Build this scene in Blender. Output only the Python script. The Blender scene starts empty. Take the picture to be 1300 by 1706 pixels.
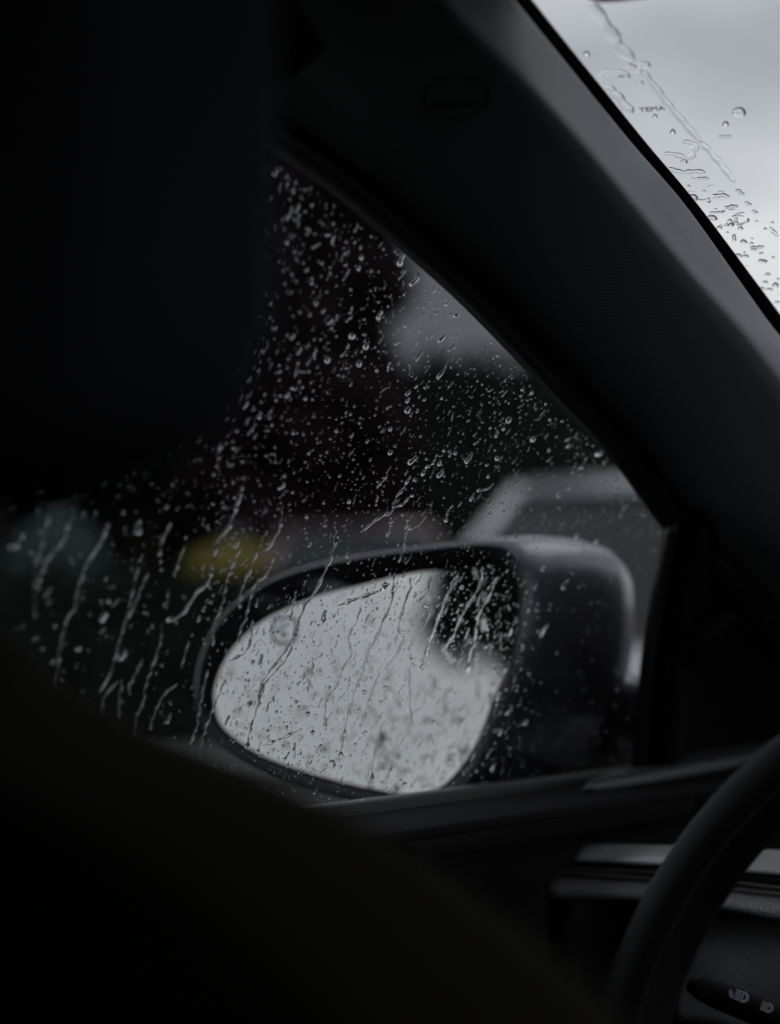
import bpy, bmesh, math, random
from mathutils import Vector, Matrix

random.seed(11)
S = bpy.context.scene
COL = S.collection

# ------------------------------------------------------------------ camera
LENS = 70.0
CAM = Vector((0, 0, 1.15))
_p, _a = math.radians(2.45), math.radians(38)
F = Vector((-math.sin(_a)*math.cos(_p), math.cos(_a)*math.cos(_p), math.sin(_p)))
R = Vector((math.cos(_a), math.sin(_a), 0))
U = R.cross(F)
K = LENS/36*1706
cd = bpy.data.cameras.new('camera'); cam = bpy.data.objects.new('camera', cd); COL.objects.link(cam)
cam.matrix_world = Matrix(((R.x, U.x, -F.x, CAM.x), (R.y, U.y, -F.y, CAM.y), (R.z, U.z, -F.z, CAM.z), (0, 0, 0, 1)))
cd.sensor_fit = 'VERTICAL'; cd.sensor_height = 36; cd.lens = LENS
cd.clip_start = 0.02; cd.clip_end = 2000
cd.dof.use_dof = True; cd.dof.focus_distance = 0.965; cd.dof.aperture_fstop = 4.0; cd.dof.aperture_blades = 9
S.camera = cam

# ------------------------------------------------------------------ world: overcast daylight
W = bpy.data.worlds.new('World'); S.world = W; W.use_nodes = True
nt = W.node_tree; nt.nodes.clear()
def wn(t, **k):
    n = nt.nodes.new(t)
    for a, b in k.items(): setattr(n, a, b)
    return n
SUN_EL, SUN_AZ = math.radians(48), math.radians(25)      # azimuth from +Y towards +X
sky = wn('ShaderNodeTexSky', sky_type='NISHITA', sun_disc=False, sun_elevation=SUN_EL, sun_rotation=SUN_AZ)
tc = wn('ShaderNodeTexCoord'); mp = wn('ShaderNodeMapping'); mp.inputs['Scale'].default_value = (1.0, 1.0, 2.6)
mp.inputs['Location'].default_value = (0.4579, 4.4680, 8.6954)
ns = wn('ShaderNodeTexNoise'); ns.inputs['Scale'].default_value = 2.6; ns.inputs['Detail'].default_value = 3; ns.inputs['Roughness'].default_value = 0.45
cr = wn('ShaderNodeValToRGB')
cr.color_ramp.elements[0].position = 0.41; cr.color_ramp.elements[0].color = (0.49, 0.505, 0.545, 1)
cr.color_ramp.elements[1].position = 0.585; cr.color_ramp.elements[1].color = (0.95, 0.965, 0.98, 1)
sc_ = wn('ShaderNodeVectorMath', operation='SCALE'); sc_.inputs['Scale'].default_value = 9.0
mx = wn('ShaderNodeMix', data_type='RGBA'); mx.inputs['Factor'].default_value = 0.93
bg = wn('ShaderNodeBackground'); bg.inputs['Strength'].default_value = 0.10
wo = wn('ShaderNodeOutputWorld')
L = nt.links.new
L(tc.outputs['Generated'], mp.inputs['Vector']); L(mp.outputs['Vector'], ns.inputs['Vector'])
L(ns.outputs['Fac'], cr.inputs['Fac']); L(cr.outputs['Color'], sc_.inputs[0])
L(sky.outputs['Color'], mx.inputs[6]); L(sc_.outputs['Vector'], mx.inputs[7])
L(mx.outputs[2], bg.inputs['Color']); L(bg.outputs['Background'], wo.inputs['Surface'])

sd = bpy.data.lights.new('sun', 'SUN'); sun = bpy.data.objects.new('sun', sd); COL.objects.link(sun)
sd.energy = 0.6; sd.angle = math.radians(40); sd.color = (1.0, 0.97, 0.93)
sdir = Vector((math.sin(SUN_AZ)*math.cos(SUN_EL), math.cos(SUN_AZ)*math.cos(SUN_EL), math.sin(SUN_EL)))
sun.rotation_euler = sdir.to_track_quat('Z', 'Y').to_euler()

vs = S.view_settings; vs.view_transform = 'Standard'; vs.look = 'None'; vs.exposure = 0.0; vs.gamma = 1; vs.use_curve_mapping = False
S.cycles.use_denoising = True
S.cycles.max_bounces = 12; S.cycles.transparent_max_bounces = 24; S.cycles.transmission_bounces = 12
S.cycles.glossy_bounces = 5; S.cycles.diffuse_bounces = 4
S.cycles.caustics_refractive = False; S.cycles.caustics_reflective = False

# ------------------------------------------------------------------ picture <-> place
def ray(px, py): return F + R*((px-650)/K) - U*((py-853)/K)
def at(px, py, d): return CAM + ray(px, py)*d
def hit(px, py, P0, n):
    d = ray(px, py); return CAM + d*((P0-CAM).dot(n)/d.dot(n))
TU = math.radians(20)
G0 = Vector((-0.6, 0, 1.15)); GN = Vector((math.cos(TU), 0, -math.sin(TU)))
EU = Vector((math.sin(TU), 0, math.cos(TU))); EY = Vector((0, 1, 0))
def gp(px, py, off=0.0): return hit(px, py, G0 + GN*off, GN)

# ------------------------------------------------------------------ materials
def mat(name, col=(.05, .05, .05), rough=.5, metal=0.0, spec=.5, coat=0.0, build=None):
    m = bpy.data.materials.new(name); m.use_nodes = True
    b = m.node_tree.nodes['Principled BSDF']
    b.inputs['Base Color'].default_value = (*col, 1); b.inputs['Roughness'].default_value = rough
    b.inputs['Metallic'].default_value = metal; b.inputs['Specular IOR Level'].default_value = spec
    b.inputs['Coat Weight'].default_value = coat; b.inputs['Coat Roughness'].default_value = .03
    if build: build(m.node_tree, b)
    return m
def grain(scale, strength, detail=2, dist=0.002, voronoi=False, colvar=0.0, stretch=None):
    def f(t, b):
        n = t.nodes.new; c = n('ShaderNodeTexCoord'); v = c.outputs['Object']
        if stretch:
            m_ = n('ShaderNodeMapping'); m_.inputs['Scale'].default_value = stretch; t.links.new(v, m_.inputs['Vector']); v = m_.outputs['Vector']
        if voronoi:
            x = n('ShaderNodeTexVoronoi'); x.feature = 'DISTANCE_TO_EDGE'; x.inputs['Scale'].default_value = scale; o = x.outputs['Distance']
        else:
            x = n('ShaderNodeTexNoise'); x.inputs['Scale'].default_value = scale; x.inputs['Detail'].default_value = detail; o = x.outputs['Fac']
        t.links.new(v, x.inputs['Vector'])
        bp = n('ShaderNodeBump'); bp.inputs['Strength'].default_value = strength; bp.inputs['Distance'].default_value = dist
        t.links.new(o, bp.inputs['Height']); t.links.new(bp.outputs['Normal'], b.inputs['Normal'])
        if colvar:
            x2 = n('ShaderNodeTexNoise'); x2.inputs['Scale'].default_value = scale*.13; x2.inputs['Detail'].default_value = 4
            t.links.new(v, x2.inputs['Vector'])
            mr = n('ShaderNodeMapRange'); mr.inputs['To Min'].default_value = 1-colvar; mr.inputs['To Max'].default_value = 1+colvar
            t.links.new(x2.outputs['Fac'], mr.inputs['Value'])
            vm = n('ShaderNodeVectorMath'); vm.operation = 'SCALE'; vm.inputs[0].default_value = b.inputs['Base Color'].default_value[:3]
            t.links.new(mr.outputs['Result'], vm.inputs['Scale']); t.links.new(vm.outputs['Vector'], b.inputs['Base Color'])
    return f
def knit(t, b):
    n = t.nodes.new; c = n('ShaderNodeTexCoord')
    w = n('ShaderNodeTexWave'); w.wave_type = 'BANDS'; w.bands_direction = 'Z'; w.inputs['Scale'].default_value = 270
    w.inputs['Distortion'].default_value = .6; w.inputs['Detail'].default_value = 1; w.inputs['Detail Scale'].default_value = 20
    w2 = n('ShaderNodeTexNoise'); w2.inputs['Scale'].default_value = 1400; w2.inputs['Detail'].default_value = 1
    t.links.new(c.outputs['Object'], w.inputs['Vector']); t.links.new(c.outputs['Object'], w2.inputs['Vector'])
    ad = n('ShaderNodeMath'); ad.operation = 'MULTIPLY_ADD'; ad.inputs[1].default_value = .5
    t.links.new(w2.outputs['Fac'], ad.inputs[0]); t.links.new(w.outputs['Fac'], ad.inputs[2])
    bp = n('ShaderNodeBump'); bp.inputs['Strength'].default_value = .3; bp.inputs['Distance'].default_value = .0006
    t.links.new(ad.outputs[0], bp.inputs['Height']); t.links.new(bp.outputs['Normal'], b.inputs['Normal'])
    mr = n('ShaderNodeMapRange'); mr.inputs['To Min'].default_value = .85; mr.inputs['To Max'].default_value = 1.15
    t.links.new(w.outputs['Fac'], mr.inputs['Value'])
    vm = n('ShaderNodeVectorMath'); vm.operation = 'SCALE'; vm.inputs[0].default_value = b.inputs['Base Color'].default_value[:3]
    t.links.new(mr.outputs['Result'], vm.inputs['Scale']); t.links.new(vm.outputs['Vector'], b.inputs['Base Color'])
def glass(name, tint, wet=0.0):
    m = bpy.data.materials.new(name); m.use_nodes = True; t = m.node_tree; t.nodes.clear()
    tr = t.nodes.new('ShaderNodeBsdfTransparent'); tr.inputs['Color'].default_value = (*tint, 1)
    gl = t.nodes.new('ShaderNodeBsdfGlossy'); gl.inputs['Roughness'].default_value = .01
    lw = t.nodes.new('ShaderNodeLayerWeight'); lw.inputs['Blend'].default_value = .5
    pw = t.nodes.new('ShaderNodeMath'); pw.operation = 'POWER'; pw.inputs[1].default_value = 5; t.links.new(lw.outputs['Facing'], pw.inputs[0])
    fr = t.nodes.new('ShaderNodeMath'); fr.operation = 'MULTIPLY_ADD'; fr.inputs[1].default_value = .96; fr.inputs[2].default_value = .03; t.links.new(pw.outputs[0], fr.inputs[0])
    mi = t.nodes.new('ShaderNodeMixShader'); o = t.nodes.new('ShaderNodeOutputMaterial')
    t.links.new(fr.outputs[0], mi.inputs[0]); t.links.new(tr.outputs[0], mi.inputs[1]); t.links.new(gl.outputs[0], mi.inputs[2])
    t.links.new(mi.outputs[0], o.inputs['Surface'])
    return m
M = {}
M['fabric'] = mat('pillar fabric', (.26, .272, .297), .95, spec=.1, build=knit)
M['headliner'] = mat('headliner cloth', (.03, .03, .033), 1, spec=.05, build=grain(900, .3))
M['black'] = mat('black plastic', (.005, .005, .006), .65, spec=.08, build=grain(700, .2, dist=.0005))
M['black_soft'] = mat('soft black trim', (.006, .006, .007), .8, spec=.08, build=grain(500, .2, dist=.0006))
M['rubber'] = mat('rubber seal', (.012, .012, .013), .4, spec=.4, build=grain(300, .1, dist=.0005))
M['leather'] = mat('grained dashboard skin', (.10, .10, .105), .42, spec=.5, build=grain(620, .75, voronoi=True, dist=.0012))
M['wheel_leather'] = mat('steering wheel leather', (.006, .006, .007), .5, spec=.15, build=grain(700, .3, voronoi=True, dist=.0006))
M['seat'] = mat('seat leather', (.010, .009, .0065), .9, spec=.03, build=grain(500, .3, voronoi=True, dist=.0008))
M['satin'] = mat('satin metal trim', (.40, .41, .435), .42, metal=.5, build=grain(900, .05, dist=.0004))
M['gloss_black'] = mat('gloss black trim', (.01, .01, .011), .12, spec=.5, build=grain(40, .02, dist=.0004))
M['stitch'] = mat('thread', (.01, .01, .01), .9, build=grain(2000, .3, dist=.0003))
M['pane'] = glass('tinted side window glass', (.925, .932, .932))
M['screen'] = glass('windscreen glass', (.975, .98, .98))
M['privacy'] = glass('privacy glass', (.45, .46, .47))
M['head_cloth'] = mat('headrest leather', (.03, .032, .04), .9, spec=.1, build=grain(500, .3, voronoi=True, dist=.0008))
M['housing'] = mat('mirror housing paint', (.105, .105, .13), .32, metal=.75, spec=.5, coat=.3, build=grain(900, .12, dist=.0004))
M['bezel'] = mat('mirror bezel plastic', (.012, .012, .014), .5, spec=.3, build=grain(800, .2, dist=.0004))
M['mirror'] = mat('mirror silvering', (.85, .845, .815), .0, metal=1.0)
M['body'] = mat('car paint dark', (.03, .03, .035), .25, coat=1, build=grain(4, .02, dist=.001))
M['print'] = mat('printed enamel', (.03, .035, .05), .5, build=grain(300, .1, dist=.0003))
M['icon'] = mat('printed white icon', (.38, .44, .50), .6, build=grain(300, .1, dist=.0003))
wm = mat('water', (1, 1, 1), 0.0); wb = wm.node_tree.nodes['Principled BSDF']
wb.inputs['Transmission Weight'].default_value = 1; wb.inputs['IOR'].default_value = 1.333
M['water'] = wm

# ------------------------------------------------------------------ mesh helpers
def link(o, parent=None):
    COL.objects.link(o)
    if parent is not None: o.parent = parent
    return o
def meshobj(name, verts, faces, m, parent=None, smooth=True, origin=None, kind=None, label=None):
    me = bpy.data.meshes.new(name)
    if origin is not None: verts = [Vector(v)-origin for v in verts]
    me.from_pydata([tuple(v) for v in verts], [], faces); me.update()
    if smooth:
        for p_ in me.polygons: p_.use_smooth = True
    if m is not None: me.materials.append(m)
    o = bpy.data.objects.new(name, me); link(o, parent)
    if origin is not None: o.location = origin - (parent_loc(parent) if parent is not None else Vector())
    if kind: o['kind'] = kind
    if label: o['label'] = label
    return o
def parent_loc(p_):
    v = Vector()
    while p_ is not None: v += p_.location; p_ = p_.parent
    return v
def thing(name, label, cat, loc=(0, 0, 0), rz=0.0, group=None):
    o = bpy.data.objects.new(name, None); o.empty_display_size = .1; COL.objects.link(o); o.location = loc; o.rotation_euler = (0, 0, rz)
    o['label'] = label; o['category'] = cat
    if group: o['group'] = group
    return o
def tag(o, label, cat, group=None):
    o['label'] = label; o['category'] = cat
    if group: o['group'] = group
    return o
def catmull(pts, n):
    """n points evenly spread along a smooth curve through pts (tuples of any length)"""
    P = [tuple(p_) for p_ in pts]
    if len(P) == 2: dense = [tuple(a*(1-k/60)+b*k/60 for a, b in zip(*P)) for k in range(61)]
    else:
        Q = [tuple(2*a-b for a, b in zip(P[0], P[1]))]+P+[tuple(2*a-b for a, b in zip(P[-1], P[-2]))]
        dense = []
        for i in range(1, len(Q)-2):
            for k in range(24):
                t = k/24; t2 = t*t; t3 = t2*t
                dense.append(tuple(.5*((2*b)+(-a+c)*t+(2*a-5*b+4*c-d)*t2+(-a+3*b-3*c+d)*t3) for a, b, c, d in zip(Q[i-1], Q[i], Q[i+1], Q[i+2])))
        dense.append(P[-1])
    L_ = [0]
    for a, b in zip(dense, dense[1:]): L_.append(L_[-1]+math.dist(a[:3], b[:3]))
    out = []; j = 0
    for k in range(n):
        s = L_[-1]*k/(n-1)
        while j < len(L_)-2 and L_[j+1] < s: j += 1
        w = 0 if L_[j+1] == L_[j] else (s-L_[j])/(L_[j+1]-L_[j])
        out.append(tuple(a*(1-w)+b*w for a, b in zip(dense[j], dense[j+1])))
    return out
def rows_surface(name, rows, m, parent, thick=.004, closed=False, smooth=True, label=None, away=True, bevel=False):
    """surface through rows of 3-D points, given real thickness away from the cabin viewer"""
    n = len(rows[0]); verts = [Vector(p_) for r_ in rows for p_ in r_]; faces = []
    for i in range(len(rows)-1):
        for j in range(n if closed else n-1):
            a = i*n+j; b = i*n+(j+1) % n
            faces.append((a, b, b+n, a+n))
    o = meshobj(name, verts, faces, m, parent, smooth, label=label)
    if thick:
        me = o.data; me.update(); p_ = me.polygons[len(me.polygons)//2]
        facing = p_.normal.dot(CAM - p_.center) > 0
        if not facing: me.flip_normals()
        so = o.modifiers.new('thickness', 'SOLIDIFY'); so.thickness = thick; so.offset = -1
    return o
def smooth_rows(rows, n=None, m_=None):
    rows = [catmull(r_, n) for r_ in rows]
    if m_:
        cols = [catmull([r_[j] for r_ in rows], m_) for j in range(n)]
        rows = [[cols[j][i] for j in range(n)] for i in range(m_)]
    return rows
def pxrows(rows): return [[at(*p_) for p_ in r_] for r_ in rows]
def boxes(name, bs, m, parent, bev=0.0, label=None, kind=None, seg=2):
    bm = bmesh.new()
    for (x0, x1, y0, y1, z0, z1) in bs:
        r_ = bmesh.ops.create_cube(bm, size=1); 
        bmesh.ops.scale(bm, vec=(x1-x0, y1-y0, z1-z0), verts=r_['verts'])
        bmesh.ops.translate(bm, vec=((x0+x1)/2, (y0+y1)/2, (z0+z1)/2), verts=r_['verts'])
    if bev: bmesh.ops.bevel(bm, geom=bm.edges[:], offset=bev, segments=seg, affect='EDGES', profile=.5)
    me = bpy.data.meshes.new(name); bm.to_mesh(me); bm.free(); me.materials.append(m)
    if bev:
        for p_ in me.polygons: p_.use_smooth = True
    o = bpy.data.objects.new(name, me); link(o, parent)
    if label: o['label'] = label
    if kind: o['kind'] = kind
    return o
def prism(name, outline, d, m, parent, bev=0.0, label=None, seg=3):
    """planar outline (3-D points) pushed by vector d, edges rounded"""
    bm = bmesh.new(); f_ = bm.faces.new([bm.verts.new(p_) for p_ in outline])
    r_ = bmesh.ops.extrude_face_region(bm, geom=[f_]); vs_ = [g for g in r_['geom'] if isinstance(g, bmesh.types.BMVert)]
    bmesh.ops.translate(bm, vec=d, verts=vs_); bmesh.ops.recalc_face_normals(bm, faces=bm.faces[:])
    if bev:
        big = [f for f in bm.faces if len(f.verts) == len(outline)]
        es = {e for f in big for e in f.edges}
        bmesh.ops.bevel(bm, geom=list(es), offset=bev, segments=seg, affect='EDGES', profile=.5)
    me = bpy.data.meshes.new(name); bm.to_mesh(me); bm.free(); me.materials.append(m)
    if bev:
        for p_ in me.polygons: p_.use_smooth = len(p_.vertices) < 6
    o = bpy.data.objects.new(name, me); link(o, parent)
    if label: o['label'] = label
    return o
def tube(name, pts, rad, m, parent, n=12, squash=None, label=None, cap=True):
    """tapered tube along pts; rad a number or list"""
    pts = [Vector(p_) for p_ in pts]; k = len(pts); rs = rad if isinstance(rad, (list, tuple)) else [rad]*k
    verts = []; faces = []; ref = Vector((0, 0, 1))
    for i, p_ in enumerate(pts):
        t_ = (pts[min(i+1, k-1)]-pts[max(i-1, 0)]).normalized()
        if abs(t_.dot(ref)) > .95: ref = Vector((1, 0, 0))
        a = t_.cross(ref).normalized(); b = a.cross(t_)
        for j in range(n):
            th = 2*math.pi*j/n; verts.append(p_ + (a*math.cos(th)+b*math.sin(th)*(squash or 1))*rs[i])
    for i in range(k-1):
        for j in range(n): faces.append((i*n+j, i*n+(j+1) % n, (i+1)*n+(j+1) % n, (i+1)*n+j))
    if cap: faces.append(tuple(range(n-1, -1, -1))); faces.append(tuple((k-1)*n+j for j in range(n)))
    return meshobj(name, verts, faces, m, parent, label=label)

# ------------------------------------------------------------------ street: ground, road, pavement
ASPH = mat('wet asphalt', (.04, .04, .043), .55, spec=.5, build=grain(60, .4, detail=6, dist=.004, colvar=.25))
PAVE = mat('wet paving', (.05, .05, .05), .6, build=grain(40, .3, detail=5, dist=.003, colvar=.2))
EARTH = mat('wet earth and grass', (.045, .055, .03), .9, build=grain(8, .6, detail=6, dist=.03, colvar=.4))
def sheet(name, x0, x1, y0, y1, z, m): return meshobj(name, [(x0, y0, z), (x1, y0, z), (x1, y1, z), (x0, y1, z)], [(0, 1, 2, 3)], m, smooth=False, kind='structure')
sheet('ground', -900, 900, -900, 900, -.012, EARTH)
sheet('road', -7.4, 3.2, -300, 300, 0, ASPH)
boxes('kerb', [(-7.55, -7.4, -200, 200, -.1, .12)], PAVE, None, kind='structure')
boxes('pavement', [(-9.6, -7.55, -200, 200, -.1, .115)], PAVE, None, kind='structure')

# ------------------------------------------------------------------ trees and hedges
BARK = mat('bark', (.05, .04, .035), .9, build=grain(20, .8, detail=6, dist=.02, stretch=(1, 1, .2)))
def leafmat(name, c, v=.3): return mat(name, c, .7, spec=.1, build=grain(30, .2, colvar=v, dist=.003))
LEAF_D = leafmat('dark evergreen leaves', (.014, .018, .014)); LEAF_P = leafmat('dark copper leaves', (.018, .011, .014)); LEAF_G = leafmat('hedge leaves', (.011, .014, .011))
def leaves(name, clumps, n, size, m, parent, kind=None, shell=.5):
    rnd = random.Random(len(clumps)*7+n); V = []; Fc = []
    for i in range(n):
        c, rx, ry, rz = rnd.choice(clumps)
        d = Vector((rnd.gauss(0, 1), rnd.gauss(0, 1), rnd.gauss(0, 1))).normalized()*(rnd.random()**shell)
        q = Vector((c[0]+d.x*rx, c[1]+d.y*ry, c[2]+d.z*rz))
        a = Vector((rnd.gauss(0, 1), rnd.gauss(0, 1), rnd.gauss(0, .6))).normalized(); b = a.orthogonal().normalized(); s = size*rnd.uniform(.6, 1.4)
        k = len(V); V += [q-a*s, q+b*s*.5, q+a*s, q-b*s*.5]; Fc.append((k, k+1, k+2, k+3))
    return meshobj(name, V, Fc, m, parent, smooth=False, kind=kind)
def tree(name, x, y, h, rad, m, label, group, seed, low=.18, n=9000, size=.16, columnar=False, nc=34):
    rnd = random.Random(seed); t = thing(name, label, 'tree', (x, y, 0), 0, group)
    tube('trunk', [(0, 0, -.1), (.05, .02, h*.25), (-.04, .05, h*.5), (.06, 0, h*.8)], [h*.035, h*.026, h*.018, h*.006], BARK, t, 10)
    for k in range(7):
        a = k*2.4+rnd.random(); z0 = h*rnd.uniform(.22, .6); l = rad*rnd.uniform(.5, .85)
        tube('limb', [(0, 0, z0), (math.cos(a)*l*.5, math.sin(a)*l*.5, z0+l*.35), (math.cos(a)*l, math.sin(a)*l, z0+l*.6)], [h*.012, h*.008, h*.003], BARK, t, 7)
    cl = []
    for k in range(nc):
        a = rnd.uniform(0, 6.283); zz = rnd.uniform(low, .97); e = 1 if columnar else math.sqrt(max(.05, 1-((zz-.5)/.52)**2)); rr = rad*e*(rnd.uniform(.25, .85) if not columnar else rnd.random()**.5*.9)
        s = rad*rnd.uniform(.22, .38); cl.append(((math.cos(a)*rr, math.sin(a)*rr, zz*h), s, s, s*.8))
    leaves('crown', cl, n, size, m, t)
    return t
def gpos(px, d): v = at(px, 853, d); return v.x, v.y
x, y = gpos(-60, 22.5);  tree('evergreen_tree', x, y, 13, 2.9, LEAF_D, 'tall dark evergreen tree standing behind the green recycling container', 'trees across the road', 1)
x, y = gpos(486, 23); tree('columnar_tree', x, y, 13, 1.42, LEAF_P, 'dense dark columnar tree standing beside the pale gable wall', 'trees across the road', 2, low=.05, n=60000, size=.2, columnar=True, nc=300)
x, y = gpos(240, 24); tree('broadleaf_tree', x, y, 12.5, 1.7, LEAF_D, 'dark broadleaf tree standing between the columnar tree and the evergreen', 'trees across the road', 4, low=.08, n=26000, size=.2, columnar=True, nc=110)
x, y = gpos(-700, 24); tree('evergreen_tree', x, y, 12, 3.2, LEAF_D, 'dark evergreen tree farthest along the hedge from the pale house', 'trees across the road', 3)
def hedge(name, p0, p1, h, w, m, label, n, size):
    t = thing(name, label, 'hedge', ((p0[0]+p1[0])/2, (p0[1]+p1[1])/2, 0))
    cl = []; L_ = math.dist(p0, p1); k = int(L_/.45); ox, oy = t.location.x, t.location.y
    for i in range(k+1):
        f = i/k
        for zz in [q*.45+.2 for q in range(int(h/.45))]:
            cl.append(((p0[0]*(1-f)+p1[0]*f-ox, p0[1]*(1-f)+p1[1]*f-oy, zz), .38, .38, min(.36, h-zz)))
    leaves('foliage', cl, n, size, m, t)
    core = []
    d = (Vector((p1[0], p1[1], 0))-Vector((p0[0], p0[1], 0))); a = d.normalized(); b = Vector((-a.y, a.x, 0))*w*.5
    q0 = Vector((p0[0]-ox, p0[1]-oy, 0)); q1 = Vector((p1[0]-ox, p1[1]-oy, 0))
    V = [q0-b, q0+b, q1+b, q1-b]; V2 = [v+Vector((0, 0, h*.93)) for v in V]
    meshobj('branch_mass', V+V2, [(0, 1, 2, 3), (7, 6, 5, 4), (0, 4, 5, 1), (1, 5, 6, 2), (2, 6, 7, 3), (3, 7, 4, 0)], LEAF_G, t, False)
hedge('tall_hedge', gpos(480, 24), gpos(1750, 24), 4.2, .5, LEAF_G, 'tall dark clipped hedge in front of the pale house', 12000, .13)
hedge('tall_hedge', gpos(-1700, 26), gpos(470, 26), 4.4, .5, LEAF_G, 'tall dark hedge behind the row of trees and the green container', 12000, .16)
hedge('low_hedge', gpos(-300, 15), gpos(760, 15), 1.40, .5, LEAF_G, 'low dark hedge in front of the recycling containers', 9000, .07)

# ------------------------------------------------------------------ pale house beyond the hedge
WALL = mat('pale render', (.48, .50, .54), .8, build=grain(12, .3, detail=6, colvar=.06, dist=.01))
ROOFM = mat('slate', (.05, .05, .055), .6, build=grain(5, .4, dist=.01))
WFR = mat('white window frame', (.6, .6, .6), .5, build=grain(80, .05)); WGL = mat('window pane dark', (.02, .025, .03), .06, build=grain(2, .02))
hx, hy = gpos(612, 30); hx2, hy2 = gpos(905, 31)
hd = Vector((hx2-hx, hy2-hy, 0)); hl = hd.length
house = thing('house', 'pale rendered house with a plain gable wall beyond the tall hedge', 'house', (hx, hy, 0), math.atan2(hd.y, hd.x))
boxes('wall', [(0, hl, 0, 7, -.2, 9.2)], WALL, house)
prism('roof', [(-.3, -.4, 9.2), (-.3, 7.4, 9.2), (-.3, 3.5, 11)], (hl+.6, 0, 0), ROOFM, house)
for fx in (.72,):
    for z in (1.2,):
        w_ = boxes('window', [(hl*fx-.6, hl*fx+.6, -.05, .04, z, z+.06), (hl*fx-.6, hl*fx+.6, -.05, .04, z+1.3, z+1.36), (hl*fx-.6, hl*fx-.54, -.05, .04, z+.06, z+1.3), (hl*fx+.54, hl*fx+.6, -.05, .04, z+.06, z+1.3), (hl*fx-.03, hl*fx+.03, -.05, .04, z+.06, z+1.3)], WFR, house)
        boxes('pane', [(hl*fx-.54, hl*fx+.54, -.02, .01, z+.06, z+1.3)], WGL, w_)

# ------------------------------------------------------------------ recycling containers
def container(label, px, d, wdt, h, col):
    x, y = gpos(px, d); t = thing('recycling_container', label, 'container', (x, y, 0), math.radians(38), 'recycling containers behind the low hedge')
    m = mat('moulded plastic '+label[:6], col, .8, spec=.1, build=grain(30, .1, colvar=.12, dist=.004)); r_ = wdt/2
    prof = [(.0, .05), (r_*.86, .05), (r_*.95, .12), (r_, .35), (r_, h*.62), (r_*.93, h*.78), (r_*.72, h*.9), (r_*.4, h*.97), (.0, h)]
    V = []; Fc = []; n = 20
    for (q, z) in prof:
        for j in range(n):
            th = 2*math.pi*j/n; c, s = math.cos(th), math.sin(th); e = 2/3.2
            V.append((math.copysign(abs(c)**e, c)*q, math.copysign(abs(s)**e, s)*q, z))
    for i in range(len(prof)-1):
        for j in range(n): Fc.append((i*n+j, i*n+(j+1) % n, (i+1)*n+(j+1) % n, (i+1)*n+j))
    meshobj('shell', V, Fc, m, t)
    tube('slot_ring', [(0, -r_*.93, h*.74), (0, -r_*1.06, h*.73)], .12, M['rubber'], t, 16)
    boxes('base', [(-r_*.8, r_*.8, -r_*.8, r_*.8, -.05, .08)], M['rubber'], t, .02)
    tube('lifting_ring', [(-.08, 0, h-.02), (-.06, 0, h+.1), (.06, 0, h+.1), (.08, 0, h-.02)], .015, M['satin'], t, 8)
container('yellow domed recycling container standing behind the low hedge', 392, 20, 1.3, 1.72, (.12, .105, .022))
container('grey green domed recycling container standing behind the low hedge', 95, 20, 1.05, 2.0, (.026, .042, .042))

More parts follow.
